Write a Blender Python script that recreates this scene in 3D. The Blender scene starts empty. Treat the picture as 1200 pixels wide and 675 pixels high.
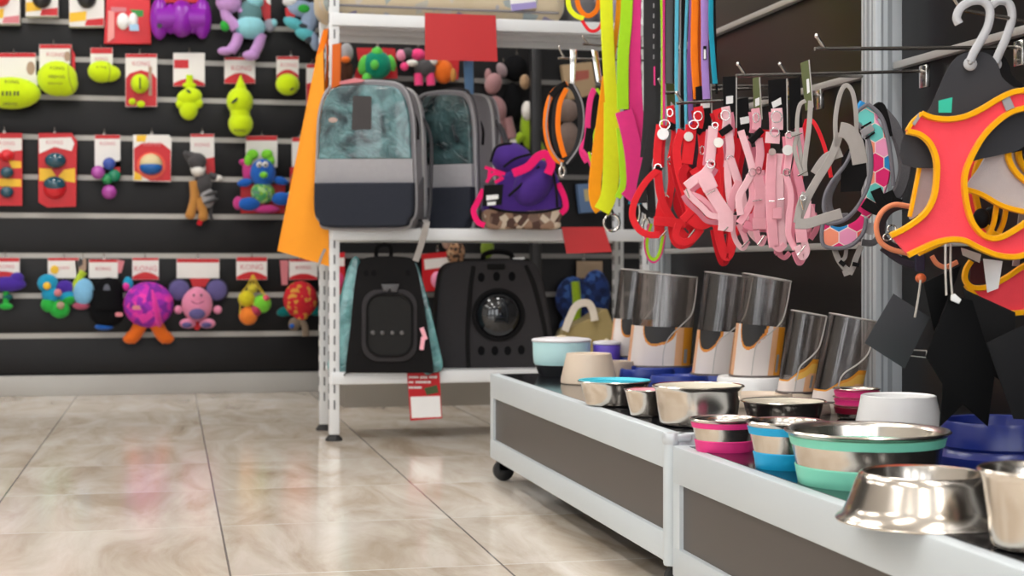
import bpy, bmesh, math, random
from mathutils import Vector as V, Matrix
random.seed(7)
sc = bpy.context.scene
COL = sc.collection
# ------------------------------------------------------------------ camera frame
F = 1800.0; H = 0.55; TH = math.radians(12.53); HY = 313.0
FW = V((math.sin(TH), math.cos(TH), 0)); RT = V((math.cos(TH), -math.sin(TH), 0)); UP = V((0, 0, 1))
CAM = V((0, 0, H))
def ray(px, py): return FW + RT * ((px - 600) / F) + UP * ((HY - py) / F)
def D(px, py, d): return CAM + ray(px, py) * d
def onX(px, py, X): r = ray(px, py); return CAM + r * (X / r.x)
def onY(px, py, Y): r = ray(px, py); return CAM + r * (Y / r.y)
def onZ(px, py, Z): r = ray(px, py); return CAM + r * ((Z - H) / r.z)
def depth(p): return (p - CAM).dot(FW)

class PL:                                    # a plane in the place: origin and normal towards the aisle
    def __init__(s, P0, N):
        s.P = V(P0); s.N = V(N).normalized(); s.U = UP.cross(s.N).normalized(); s.W = s.N.cross(s.U)
    def at(s, px, py, off=0.0):
        r = ray(px, py); P = s.P + s.N * off
        return CAM + r * ((P - CAM).dot(s.N) / r.dot(s.N))
    def k(s, px, py, off=0.0): return depth(s.at(px, py, off)) / F
def facing(d, px=600, py=313): return PL(D(px, py, d), -FW)

# ------------------------------------------------------------------ materials
def lin(c):
    return tuple((x / 255 / 12.92) if x / 255 <= .04045 else ((x / 255 + .055) / 1.055) ** 2.4 for x in c) + (1,)
MATS = {}
def mat(name, rgb, rough=.5, metal=0, bump=None, var=0, vscale=8, spec=.5, coat=0, aniso=0, sheen=0, trans=0, ior=1.45):
    if name in MATS: return MATS[name]
    m = bpy.data.materials.new(name); m.use_nodes = True
    nt = m.node_tree; b = nt.nodes['Principled BSDF']
    b.inputs['Base Color'].default_value = lin(rgb); b.inputs['Roughness'].default_value = rough
    b.inputs['Metallic'].default_value = metal; b.inputs['Specular IOR Level'].default_value = spec
    if coat: b.inputs['Coat Weight'].default_value = coat; b.inputs['Coat Roughness'].default_value = .08
    if sheen: b.inputs['Sheen Weight'].default_value = sheen
    if trans: b.inputs['Transmission Weight'].default_value = trans; b.inputs['IOR'].default_value = ior
    tc = nt.nodes.new('ShaderNodeTexCoord')
    n = nt.nodes.new('ShaderNodeTexNoise'); n.inputs['Scale'].default_value = vscale; n.inputs['Detail'].default_value = 4
    nt.links.new(tc.outputs['Object'], n.inputs['Vector'])
    mx = nt.nodes.new('ShaderNodeMix'); mx.data_type = 'RGBA'
    v = var if var else .04
    c = lin(rgb)
    mx.inputs['A'].default_value = tuple(x * (1 - v) for x in c[:3]) + (1,)
    mx.inputs['B'].default_value = tuple(min(1, x * (1 + v)) for x in c[:3]) + (1,)
    nt.links.new(n.outputs['Fac'], mx.inputs['Factor']); nt.links.new(mx.outputs['Result'], b.inputs['Base Color'])
    if bump:
        n2 = nt.nodes.new('ShaderNodeTexNoise'); n2.inputs['Scale'].default_value = bump[0]; n2.inputs['Detail'].default_value = 3
        nt.links.new(tc.outputs['Object'], n2.inputs['Vector'])
        bp = nt.nodes.new('ShaderNodeBump'); bp.inputs['Strength'].default_value = bump[1]; bp.inputs['Distance'].default_value = .004
        nt.links.new(n2.outputs['Fac'], bp.inputs['Height']); nt.links.new(bp.outputs['Normal'], b.inputs['Normal'])
    MATS[name] = m
    return m
def fab(name, rgb, **k): d = sum(rgb) < 240; return mat(name, rgb, rough=.9 if d else .85, bump=(900, .25), var=.07, vscale=60, sheen=0 if d else .1, spec=.12 if d else .25, **k)
def plush(name, rgb): return mat(name, rgb, rough=.95, bump=(260, .5), var=.12, vscale=70, sheen=.2 if sum(rgb) > 200 else 0, spec=.1)
def plas(name, rgb, rough=.32): return mat(name, rgb, rough=rough, var=.03, vscale=20)
def paper(name, rgb): return mat(name, rgb, rough=.45, var=.02, vscale=30)

white_metal = mat('white_enamel', (226, 228, 230), .38, var=.02)
alu = mat('anodised_aluminium', (200, 206, 211), .42, metal=.25, var=.01, vscale=3); alu_groove = mat('aluminium_groove', (150, 156, 161), .5, metal=.2)
alu_frame = mat('pale_grey_enamel_frame', (204, 212, 217), .45, var=.03, vscale=4)
alu_slot = mat('slot_aluminium', (178, 174, 168), .42, metal=.15, var=.05, vscale=4)
chrome = mat('chrome', (215, 212, 208), .16, metal=1, var=.02)
steel = mat('polished_steel', (214, 206, 196), .2, metal=1, var=.03, vscale=3)
steel_sat = mat('satin_steel', (202, 196, 186), .3, metal=1, var=.03, vscale=3)
wire = mat('wire_steel', (150, 144, 138), .25, metal=1); rail_m = mat('brushed_rail', (186, 184, 182), .34, metal=.4)
blackslat = mat('black_slatwall_laminate', (17, 16, 18), .45, var=.10, vscale=2, spec=.3)
blackpanel = mat('black_gloss_panel', (20, 18, 19), .3, var=.08, vscale=2, spec=.3)
graphite = mat('graphite_panel', (76, 71, 68), .33, var=.05, vscale=2)
blackglass = mat('black_glass_top', (24, 25, 29), .1, var=.05)
rubber = mat('black_rubber', (32, 32, 33), .6)
slotdark = mat('dark_slot', (92, 94, 98), .7)
plinth_m = mat('grey_plinth', (176, 174, 170), .5, var=.03, vscale=2)
signred = mat('red_sign_card', (196, 40, 44), .5, var=.02)
cardwhite = paper('white_card', (232, 228, 224)); cardred = paper('red_card', (196, 14, 28)); cardpink = paper('rose_print', (206, 120, 128))
carddog = paper('tan_print', (170, 140, 120)); cardyellow = paper('yellow_print', (236, 186, 30))
blackcard = mat('black_card', (18, 17, 18), .6, spec=.12); blackcard2 = mat('glossy_black_card', (9, 9, 10), .5, spec=.08); greycard = mat('dark_grey_card', (58, 58, 62), .6, spec=.15)
olive = mat('olive_card', (92, 100, 52), .5)
labelwhite = paper('white_label', (240, 240, 240))
ink = mat('dark_ink', (34, 52, 40), .6)
tennis = mat('neon_felt', (206, 232, 24), .9, bump=(300, .4), var=.06, vscale=50, sheen=.2, spec=.15)
tseam = mat('felt_seam', (150, 165, 60), .8)
navy_fab = fab('navy_fabric', (48, 51, 60)); grey_fab = fab('mid_grey_fabric', (138, 134, 138)); lgrey_fab = fab('light_grey_fabric', (160, 158, 162))
char_fab = fab('charcoal_fabric', (58, 56, 58)); black_fab = fab('black_fabric', (28, 27, 28)); dgrey_fab = fab('dark_grey_fabric', (84, 82, 86))
piping = fab('pale_piping', (186, 184, 184))
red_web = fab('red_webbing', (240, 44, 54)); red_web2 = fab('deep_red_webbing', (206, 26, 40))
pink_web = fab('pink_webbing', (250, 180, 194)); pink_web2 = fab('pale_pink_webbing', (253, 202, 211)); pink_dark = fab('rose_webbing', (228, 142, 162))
grey_web = fab('grey_webbing', (168, 162, 158))
neon_y = fab('neon_yellow_web', (236, 246, 40)); lime_w = fab('lime_web', (180, 236, 40)); hot_pink = fab('hot_pink_web', (246, 62, 144))
orange_w = fab('orange_web', (252, 128, 22)); amber_w = fab('amber_web', (250, 160, 20)); black_w = fab('black_web', (56, 56, 58))
cyan_w = fab('cyan_web', (96, 190, 220)); teal_w = fab('teal_web', (28, 150, 178)); purple_w = fab('purple_web', (142, 100, 178)); lilac_w = fab('lilac_web', (176, 140, 214))
coral = fab('coral_mesh', (252, 76, 90)); saffron = fab('saffron_binding', (255, 176, 0)); lining = fab('pale_lining', (196, 186, 186))
peach = fab('peach_binding', (244, 150, 108)); hexgrey = fab('grey_binding', (120, 118, 126)); mesh_grey = mat('grey_air_mesh', (112, 110, 114), .9, bump=(700, .9), var=.2, vscale=400)

def film(name, a, b):
    m = bpy.data.materials.new(name); m.use_nodes = True; nt = m.node_tree; bs = nt.nodes['Principled BSDF']
    tc = nt.nodes.new('ShaderNodeTexCoord'); n = nt.nodes.new('ShaderNodeTexNoise'); n.inputs['Scale'].default_value = 9; n.inputs['Detail'].default_value = 5; n.inputs['Distortion'].default_value = 1.2
    nt.links.new(tc.outputs['Object'], n.inputs['Vector'])
    r = nt.nodes.new('ShaderNodeValToRGB'); r.color_ramp.elements[0].position = .38; r.color_ramp.elements[1].position = .62
    r.color_ramp.elements[0].color = lin(a); r.color_ramp.elements[1].color = lin(b)
    nt.links.new(n.outputs['Fac'], r.inputs['Fac']); nt.links.new(r.outputs['Color'], bs.inputs['Base Color'])
    bs.inputs['Roughness'].default_value = .12; bs.inputs['Coat Weight'].default_value = .6
    w = nt.nodes.new('ShaderNodeTexNoise'); w.inputs['Scale'].default_value = 22; w.inputs['Detail'].default_value = 3; w.inputs['Distortion'].default_value = 2
    nt.links.new(tc.outputs['Object'], w.inputs['Vector'])
    bp = nt.nodes.new('ShaderNodeBump'); bp.inputs['Strength'].default_value = .7; bp.inputs['Distance'].default_value = .012
    nt.links.new(w.outputs['Fac'], bp.inputs['Height']); nt.links.new(bp.outputs['Normal'], bs.inputs['Normal'])
    return m
teal_film = film('teal_clear_film', (30, 50, 56), (98, 140, 144)); dark_film = film('dark_clear_film', (22, 34, 38), (70, 100, 102)); aqua_film = film('aqua_film', (30, 84, 86), (110, 168, 170))

def clear(name, tint, gloss=.07):
    m = bpy.data.materials.new(name); m.use_nodes = True; nt = m.node_tree; nt.nodes.clear()
    o = nt.nodes.new('ShaderNodeOutputMaterial'); t = nt.nodes.new('ShaderNodeBsdfTransparent'); t.inputs['Color'].default_value = tint + (1,)
    g = nt.nodes.new('ShaderNodeBsdfGlossy'); g.inputs['Roughness'].default_value = .16; g.inputs['Color'].default_value = (.80, .79, .79, 1)
    lw = nt.nodes.new('ShaderNodeLayerWeight'); lw.inputs['Blend'].default_value = .28
    ma = nt.nodes.new('ShaderNodeMath'); ma.operation = 'MULTIPLY_ADD'; ma.inputs[1].default_value = .5; ma.inputs[2].default_value = gloss
    nt.links.new(lw.outputs['Fresnel'], ma.inputs[0])
    mx = nt.nodes.new('ShaderNodeMixShader'); nt.links.new(ma.outputs[0], mx.inputs['Fac'])
    nt.links.new(t.outputs[0], mx.inputs[1]); nt.links.new(g.outputs[0], mx.inputs[2]); nt.links.new(mx.outputs[0], o.inputs['Surface'])
    return m
smoke = clear('smoky_acrylic', (.87, .85, .84), .045); edge_clear = mat('acrylic_edge', (196, 192, 188), .15)
hanger_clear = mat('milky_hanger_plastic', (214, 214, 218), .25, trans=.35)

def cells(name, scale, stops, edge=None, rough=.8, randomness=.35, ew=.045):
    m = bpy.data.materials.new(name); m.use_nodes = True; nt = m.node_tree; bs = nt.nodes['Principled BSDF']; bs.inputs['Roughness'].default_value = rough
    tc = nt.nodes.new('ShaderNodeTexCoord'); vo = nt.nodes.new('ShaderNodeTexVoronoi'); vo.inputs['Scale'].default_value = scale; vo.inputs['Randomness'].default_value = randomness
    nt.links.new(tc.outputs['Object'], vo.inputs['Vector'])
    sp = nt.nodes.new('ShaderNodeSeparateColor'); nt.links.new(vo.outputs['Color'], sp.inputs['Color'])
    r = nt.nodes.new('ShaderNodeValToRGB'); r.color_ramp.interpolation = 'CONSTANT'
    n = len(stops)
    while len(r.color_ramp.elements) < n: r.color_ramp.elements.new(.5)
    for i, c in enumerate(stops): r.color_ramp.elements[i].position = i / n; r.color_ramp.elements[i].color = lin(c)
    nt.links.new(sp.outputs[0], r.inputs['Fac']); out = r.outputs['Color']
    if edge:
        v2 = nt.nodes.new('ShaderNodeTexVoronoi'); v2.feature = 'DISTANCE_TO_EDGE'; v2.inputs['Scale'].default_value = scale; v2.inputs['Randomness'].default_value = randomness
        nt.links.new(tc.outputs['Object'], v2.inputs['Vector'])
        lt = nt.nodes.new('ShaderNodeMath'); lt.operation = 'LESS_THAN'; lt.inputs[1].default_value = ew; nt.links.new(v2.outputs['Distance'], lt.inputs[0])
        mx = nt.nodes.new('ShaderNodeMix'); mx.data_type = 'RGBA'; nt.links.new(lt.outputs[0], mx.inputs['Factor']); nt.links.new(out, mx.inputs['A']); mx.inputs['B'].default_value = lin(edge); out = mx.outputs['Result']
    nt.links.new(out, bs.inputs['Base Color'])
    return m
def hexes(name, size, stops, edge):
    m = bpy.data.materials.new(name); m.use_nodes = True; nt = m.node_tree; bs = nt.nodes['Principled BSDF']; bs.inputs['Roughness'].default_value = .8
    L = nt.links.new; N = nt.nodes.new
    def vm(op, a, b=None, out=0):
        n = N('ShaderNodeVectorMath'); n.operation = op
        for i, x in enumerate((a, b)):
            if x is None: continue
            if isinstance(x, tuple): n.inputs[i].default_value = x
            else: L(x, n.inputs[i])
        return n.outputs[out]
    def mth(op, a, b):
        n = N('ShaderNodeMath'); n.operation = op
        for i, x in enumerate((a, b)):
            if isinstance(x, (int, float)): n.inputs[i].default_value = x
            else: L(x, n.inputs[i])
        return n.outputs[0]
    tc = N('ShaderNodeTexCoord'); du = vm('DOT_PRODUCT', tc.outputs['Object'], tuple(RT / size), 1); dv = vm('DOT_PRODUCT', tc.outputs['Object'], (0, 0, 1 / size), 1)
    cb = N('ShaderNodeCombineXYZ'); L(mth('ADD', du, 100), cb.inputs[0]); L(mth('ADD', dv, 100), cb.inputs[1]); p = cb.outputs[0]
    r = (1, 1.7320508, 1); h = (.5, .8660254, 0)
    a = vm('SUBTRACT', vm('MODULO', p, r), h); b = vm('SUBTRACT', vm('MODULO', vm('ADD', p, h), r), h)
    sel = mth('LESS_THAN', vm('LENGTH', a, None, 1), vm('LENGTH', b, None, 1))
    mx = N('ShaderNodeMix'); mx.data_type = 'VECTOR'; L(sel, mx.inputs['Factor']); L(b, mx.inputs[4]); L(a, mx.inputs[5]); gv = mx.outputs[1]
    idn = vm('SNAP', vm('ADD', vm('SUBTRACT', p, gv), (.05, .05, 0)), (.25, .25, 1)); wn = N('ShaderNodeTexWhiteNoise'); wn.noise_dimensions = '3D'; L(idn, wn.inputs['Vector'])
    cr_ = N('ShaderNodeValToRGB'); cr_.color_ramp.interpolation = 'CONSTANT'; n_ = len(stops)
    while len(cr_.color_ramp.elements) < n_: cr_.color_ramp.elements.new(.5)
    for i, c in enumerate(stops): cr_.color_ramp.elements[i].position = i / n_; cr_.color_ramp.elements[i].color = lin(c)
    L(wn.outputs['Value'], cr_.inputs['Fac'])
    ab = vm('ABSOLUTE', gv); s_ = N('ShaderNodeSeparateXYZ'); L(ab, s_.inputs[0])
    hd = mth('MAXIMUM', s_.outputs[0], vm('DOT_PRODUCT', ab, (.5, .8660254, 0), 1)); e_ = mth('GREATER_THAN', hd, .47)
    m2 = N('ShaderNodeMix'); m2.data_type = 'RGBA'; L(e_, m2.inputs['Factor']); L(cr_.outputs[0], m2.inputs['A']); m2.inputs['B'].default_value = lin(edge); L(m2.outputs['Result'], bs.inputs['Base Color'])
    return m
hexmat = hexes('hexagon_print_fabric', .029, [(252, 128, 112), (110, 206, 200), (238, 40, 120), (248, 160, 200), (244, 92, 84), (140, 214, 206), (40, 140, 205), (252, 150, 120)], (252, 224, 218))
camo = cells('camouflage_fabric', 45, [(150, 120, 100), (84, 60, 52), (206, 190, 170), (120, 96, 84)], None, .9, 1)
leopard = cells('spotted_plush', 90, [(150, 110, 80), (60, 44, 36), (176, 140, 110)], None, .95, 1)
bedprint = cells('circle_print_cushion', 17, [(206, 190, 160), (176, 176, 186), (190, 186, 176), (160, 170, 172), (150, 140, 166), (206, 196, 186)], (208, 192, 164), .9, .8, .16)

# ------------------------------------------------------------------ mesh building
def cr(pts, n=6, closed=False):
    P = [V(p) for p in pts]; L = len(P); out = []
    if L < 3 and not closed: return P
    for i in range(L if closed else L - 1):
        p0 = P[(i - 1) % L] if closed or i > 0 else P[0]; p1 = P[i]; p2 = P[(i + 1) % L]
        p3 = P[(i + 2) % L] if closed or i + 2 < L else P[-1]
        for j in range(n):
            t = j / n
            out.append(.5 * ((2 * p1) + (p2 - p0) * t + (2 * p0 - 5 * p1 + 4 * p2 - p3) * t * t + (3 * p1 - p0 - 3 * p2 + p3) * t ** 3))
    if not closed: out.append(P[-1])
    return out
def cr2(pts, n=6, closed=True): return [(p.x, p.y) for p in cr([(a, b, 0) for a, b in pts], n, closed)]
def rrect(x0, y0, x1, y1, r, n=5):
    o = []
    for cx, cy, a0 in ((x1 - r, y0 + r, -90), (x1 - r, y1 - r, 0), (x0 + r, y1 - r, 90), (x0 + r, y0 + r, 180)):
        for i in range(n + 1):
            a = math.radians(a0 + 90 * i / n); o.append((cx + r * math.cos(a), cy + r * math.sin(a)))
    return o
def circ(cx, cy, rx, ry=None, n=24, rot=0):
    ry = ry or rx; c, s = math.cos(rot), math.sin(rot); o = []
    for i in range(n):
        a = 2 * math.pi * i / n; x, y = rx * math.cos(a), ry * math.sin(a); o.append((cx + x * c - y * s, cy + x * s + y * c))
    return o

class MB:
    def __init__(s): s.bm = bmesh.new(); s.m = []
    def idx(s, m):
        if m not in s.m: s.m.append(m)
        return s.m.index(m)
    def add(s, vs, fs, m, matfn=None):
        v = [s.bm.verts.new(p) for p in vs]
        for k, f in enumerate(fs):
            try:
                fc = s.bm.faces.new([v[i] for i in f]); fc.material_index = s.idx(matfn(k) if matfn else m); fc.smooth = True
            except ValueError: pass
    def merge(s, t, m, M=None):
        if M is not None: t.transform(M)
        t.verts.index_update()
        s.add([v.co.copy() for v in t.verts], [[v.index for v in f.verts] for f in t.faces], m); t.free(); return s
    def box(s, c, size, m, R=None, bev=0, seg=2):
        t = bmesh.new(); bmesh.ops.create_cube(t, size=1); bmesh.ops.scale(t, vec=size, verts=t.verts)
        if bev: bmesh.ops.bevel(t, geom=t.edges[:], offset=bev, segments=seg, profile=.5, affect='EDGES')
        M = Matrix.Translation(V(c))
        if R is not None: M = M @ R.to_4x4()
        return s.merge(t, m, M)
    def bb(s, a, b, m, bev=0):
        a, b = V(a), V(b); return s.box((a + b) / 2, [abs(x) for x in (b - a)], m, None, bev)
    def ell(s, c, r, m, R=None, u=20, w=12):
        t = bmesh.new(); bmesh.ops.create_uvsphere(t, u_segments=u, v_segments=w, radius=1)
        M = Matrix.Translation(V(c))
        if R is not None: M = M @ R.to_4x4()
        return s.merge(t, m, M @ Matrix.Diagonal(V(r)).to_4x4())
    def prism(s, front, back, m, bev=0, mside=None, seg=2):
        n = len(front); t = bmesh.new()
        a = [t.verts.new(p) for p in front]; b = [t.verts.new(p) for p in back]
        fa = t.faces.new(a); fb = t.faces.new(b[::-1])
        for i in range(n): t.faces.new((a[i], b[i], b[(i + 1) % n], a[(i + 1) % n]))
        bmesh.ops.recalc_face_normals(t, faces=t.faces[:])
        if bev: bmesh.ops.bevel(t, geom=list(fa.edges), offset=bev, segments=seg, profile=.6, affect='EDGES', clamp_overlap=True)
        return s.merge(t, m)
    def slab(s, pl, poly, m, t=.003, off=0, bev=0, seg=2):      # outline on a plane, given its own thickness behind it
        f = [pl.at(x, y, off) for x, y in poly]; return s.prism(f, [p - pl.N * t for p in f], m, bev, None, seg)
    def loc(s, O, U, W, N, poly, m, t0, t1, bev=0, seg=2):       # outline in metres, extruded from t0 (back) to t1 (front)
        return s.prism([O + U * a + W * b + N * t1 for a, b in poly], [O + U * a + W * b + N * t0 for a, b in poly], m, bev, None, seg)
    def lathe(s, c, prof, m, seg=48, sx=1, sy=1, mats=None, R=None, closed=False):
        vs, fs = [], []; n = len(prof); R = R or Matrix.Identity(3)
        for (r, z) in prof:
            for i in range(seg):
                a = 2 * math.pi * i / seg; vs.append(V(c) + R @ V((r * sx * math.cos(a), r * sy * math.sin(a), z)))
        km = []
        for j in range(n - 1):
            for i in range(seg):
                fs.append((j * seg + i, j * seg + (i + 1) % seg, (j + 1) * seg + (i + 1) % seg, (j + 1) * seg + i)); km.append(mats[j] if mats else m)
        if prof[0][0] > 1e-6: fs.append(tuple(range(seg))[::-1]); km.append(km[0])
        if prof[-1][0] > 1e-6: fs.append(tuple(range((n - 1) * seg, n * seg))); km.append(km[-1])
        t0 = len(fs); s.add(vs, fs, m, lambda k: km[k]); return s
    def loft(s, rings, m, caps=True, matfn=None, closed=True):
        n = len(rings[0]); vs = [p for r in rings for p in r]; fs = []; mm = []
        for j in range(len(rings) - 1):
            for i in range(n if closed else n - 1):
                fs.append((j * n + i, j * n + (i + 1) % n, (j + 1) * n + (i + 1) % n, (j + 1) * n + i)); mm.append(matfn(i / n, j / (len(rings) - 1)) if matfn else m)
        if caps: fs += [tuple(range(n))[::-1], tuple(range((len(rings) - 1) * n, len(rings) * n))]; mm += [m, m]
        s.add(vs, fs, m, lambda k: mm[k]); return s
    def sweep(s, path, sec, m, closed=False, caps=True, side=None):
        P = [V(p) for p in path]; n = len(P); k = len(sec[0]) if isinstance(sec[0], list) else len(sec); vs = []; last = None
        for i, p in enumerate(P):
            a = P[(i - 1) % n] if closed or i else p; b = P[(i + 1) % n] if closed or i < n - 1 else p
            T = (b - a)
            T = T.normalized() if T.length > 1e-9 else V((0, 0, 1))
            sd = side[i] if isinstance(side, list) else side
            if sd is None:
                S = T.cross(FW)
                S = S.normalized() if S.length > .15 else (last or T.orthogonal().normalized())
            else:
                S = V(sd) - T * T.dot(V(sd)); S = S.normalized() if S.length > 1e-3 else (last or T.orthogonal().normalized())
            if side is None and last is not None and S.dot(last) < 0: S = -S
            last = S; N = S.cross(T)
            sc_ = sec[i] if isinstance(sec[0], list) else sec
            vs += [p + S * x + N * y for x, y in sc_]
        fs = []
        for i in range(n if closed else n - 1):
            j = (i + 1) % n
            for q in range(k): fs.append((i * k + q, i * k + (q + 1) % k, j * k + (q + 1) % k, j * k + q))
        if not closed and caps: fs += [tuple(range(k))[::-1], tuple(range((n - 1) * k, n * k))]
        s.add(vs, fs, m); return s
    def tube(s, path, r, m, closed=False, seg=8, side=None):
        return s.sweep(path, [(r * math.cos(2 * math.pi * i / seg), r * math.sin(2 * math.pi * i / seg)) for i in range(seg)], m, closed, True, side)
    def rib(s, path, w, m, t=.0025, closed=False, side=None):
        a, b = w / 2, t / 2; e = min(b * .6, a * .3); a -= e; return s.sweep(path, [(-a, -b), (a, -b), (a + e, 0), (a, b), (-a, b), (-a - e, 0)], m, closed, True, side)
    def text(s, st, O, U, W, size, m, ext=.0006):
        cu = bpy.data.curves.new('t', 'FONT'); cu.body = st; cu.size = size; cu.align_x = 'CENTER'; cu.align_y = 'CENTER'; cu.extrude = ext; cu.resolution_u = 2
        o = bpy.data.objects.new('t', cu); COL.objects.link(o); bpy.context.view_layer.update()
        me = bpy.data.meshes.new_from_object(o.evaluated_get(bpy.context.evaluated_depsgraph_get()))
        t = bmesh.new(); t.from_mesh(me); N = U.cross(W)
        M = Matrix((U, W, N)).transposed().to_4x4(); M.translation = V(O)
        s.merge(t, m, M); bpy.data.objects.remove(o); bpy.data.meshes.remove(me); bpy.data.curves.remove(cu); return s
    # drawing on planes with sizes read in photo pixels at that plane
    def pe(s, pl, x, y, rx, ry, rd, m, off=0, rot=0, u=20, w=12):
        k = pl.k(x, y, off); a = math.radians(rot)
        U = pl.U * math.cos(a) - pl.W * math.sin(a); W = pl.U * math.sin(a) + pl.W * math.cos(a)
        return s.ell(pl.at(x, y, off), (rx * k, ry * k, rd * k), m, Matrix((U, W, pl.N)).transposed(), u, w)
    def pt(s, pl, pts, r, m, off=0, closed=False, n=6, seg=8):
        k = pl.k(*pts[0][:2]); P = [pl.at(p[0], p[1], off + (p[2] if len(p) > 2 else 0)) for p in pts]
        return s.tube(cr(P, n, closed) if n else P, r * k, m, closed, seg)
    def pr(s, pl, pts, w, m, off=0, closed=False, n=6, t=.0025, side=None):
        k = pl.k(*pts[0][:2]); P = [pl.at(p[0], p[1], off + (p[2] if len(p) > 2 else 0)) for p in pts]
        return s.rib(cr(P, n, closed) if n else P, w * k, m, t, closed, side)
    def ptext(s, pl, st, x, y, h, m, off=0, rot=0):
        a = math.radians(rot); U = pl.U * math.cos(a) + pl.W * math.sin(a); W = -pl.U * math.sin(a) + pl.W * math.cos(a)
        return s.text(st, pl.at(x, y, off), U, W, h * pl.k(x, y, off), m)

BASE = {}
def finish(mb, name, base):
    bmesh.ops.remove_doubles(mb.bm, verts=mb.bm.verts[:], dist=1e-6)
    bmesh.ops.recalc_face_normals(mb.bm, faces=mb.bm.faces[:])
    for v in mb.bm.verts: v.co -= base
    me = bpy.data.meshes.new(name); mb.bm.to_mesh(me); mb.bm.free()
    for m in mb.m: me.materials.append(m)
    me.set_sharp_from_angle(angle=math.radians(42))
    o = bpy.data.objects.new(name, me); COL.objects.link(o); return o
def tag(o, label, cat, group=None):
    o['label'] = label; o['category'] = cat
    if group: o['group'] = group
    return o
def thing(name, label, cat, base, group=None):
    o = bpy.data.objects.new(name, None); o.empty_display_size = .05; COL.objects.link(o); o.location = V(base); BASE[o.name] = V(base)
    return tag(o, label, cat, group)
def part(mb, name, parent, label=None):
    b = BASE[parent.name]; o = finish(mb, name, b); o.parent = parent; BASE[o.name] = b
    if label: o['label'] = label
    return o
def single(mb, name, label, cat, group=None):
    cs = [v.co for v in mb.bm.verts]
    b = V((sum(c.x for c in cs) / len(cs), sum(c.y for c in cs) / len(cs), min(c.z for c in cs)))
    o = finish(mb, name, b); o.location = b; BASE[o.name] = b
    return tag(o, label, cat, group)
def struct(mb, name, parent=None):
    o = finish(mb, name, V((0, 0, 0))); o['kind'] = 'structure'; BASE[o.name] = V((0, 0, 0))
    if parent: o.parent = parent
    return o
# ================================================================== THE SETTING
YB = 6.85; XW = 1.38; YE = 4.2
def floor_mat():
    m = bpy.data.materials.new('polished_marble_tile'); m.use_nodes = True; nt = m.node_tree; bs = nt.nodes['Principled BSDF']
    L = nt.links.new; N = nt.nodes.new
    tc = N('ShaderNodeTexCoord'); sp = N('ShaderNodeSeparateXYZ'); L(tc.outputs['Object'], sp.inputs[0])
    def mth(op, a, b=None, c=None):
        n = N('ShaderNodeMath'); n.operation = op
        for i, x in enumerate((a, b, c)):
            if x is None: continue
            if isinstance(x, (int, float)): n.inputs[i].default_value = x
            else: L(x, n.inputs[i])
        return n.outputs[0]
    tx = mth('DIVIDE', mth('SUBTRACT', sp.outputs[0], .104), .494); ty = mth('DIVIDE', mth('SUBTRACT', sp.outputs[1], 3.857), .54)
    dx = mth('ABSOLUTE', mth('SUBTRACT', mth('FRACT', mth('ADD', tx, .5)), .5)); dy = mth('ABSOLUTE', mth('SUBTRACT', mth('FRACT', mth('ADD', ty, .5)), .5))
    gx = mth('LESS_THAN', dx, .0042); gy = mth('LESS_THAN', dy, .0042)
    # every tile has its own veining: offset the noise by the tile's number
    cb = N('ShaderNodeCombineXYZ'); L(mth('MULTIPLY', mth('FLOOR', tx), 3.7), cb.inputs[0]); L(mth('MULTIPLY', mth('FLOOR', ty), 5.3), cb.inputs[1]); L(mth('MULTIPLY', mth('ADD', mth('FLOOR', tx), mth('FLOOR', ty)), 1.9), cb.inputs[2])
    mp = N('ShaderNodeMapping'); mp.inputs['Rotation'].default_value = (0, 0, .5); mp.inputs['Scale'].default_value = (5.5, 1.6, 1); L(tc.outputs['Object'], mp.inputs['Vector'])
    va = N('ShaderNodeVectorMath'); L(mp.outputs[0], va.inputs[0]); L(cb.outputs[0], va.inputs[1])
    n1 = N('ShaderNodeTexNoise'); n1.inputs['Scale'].default_value = 1.3; n1.inputs['Detail'].default_value = 7; n1.inputs['Roughness'].default_value = .62; n1.inputs['Distortion'].default_value = .8; L(va.outputs[0], n1.inputs['Vector'])
    r = N('ShaderNodeValToRGB'); e = r.color_ramp.elements; e[0].position = .30; e[0].color = lin((186, 168, 148)); e[1].position = .72; e[1].color = lin((236, 229, 220))
    x = e.new(.45); x.color = lin((210, 197, 181)); x = e.new(.56); x.color = lin((223, 212, 199)); L(n1.outputs['Fac'], r.inputs['Fac'])
    mx = N('ShaderNodeMix'); mx.data_type = 'RGBA'; L(gy, mx.inputs['Factor']); L(r.outputs[0], mx.inputs['A']); mx.inputs['B'].default_value = lin((236, 232, 224))
    m2 = N('ShaderNodeMix'); m2.data_type = 'RGBA'; L(gx, m2.inputs['Factor']); L(mx.outputs['Result'], m2.inputs['A']); m2.inputs['B'].default_value = lin((128, 120, 114))
    L(m2.outputs['Result'], bs.inputs['Base Color']); bs.inputs['Roughness'].default_value = .13; bs.inputs['Specular IOR Level'].default_value = .55
    return m
struct(MB().bb((-4.6, -3.5, -.1), (3.6, 7.0, 0), floor_mat()), 'floor')
wallw = mat('shop_wall_paint', (214, 212, 208), .8, var=.02); ceilw = mat('ceiling_paint', (226, 226, 224), .8, var=.02)
struct(MB().bb((-4.7, -3.5, 0), (-4.6, 7.0, 3.1), wallw), 'wall_left')
struct(MB().bb((3.5, -3.5, 0), (3.6, 7.0, 3.1), mat('far_aisle_wall', (120, 112, 106), .8, var=.05)), 'wall_right')
struct(MB().bb((-4.7, -3.5, 3.1), (3.6, 7.0, 3.2), ceilw), 'ceiling')
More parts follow.
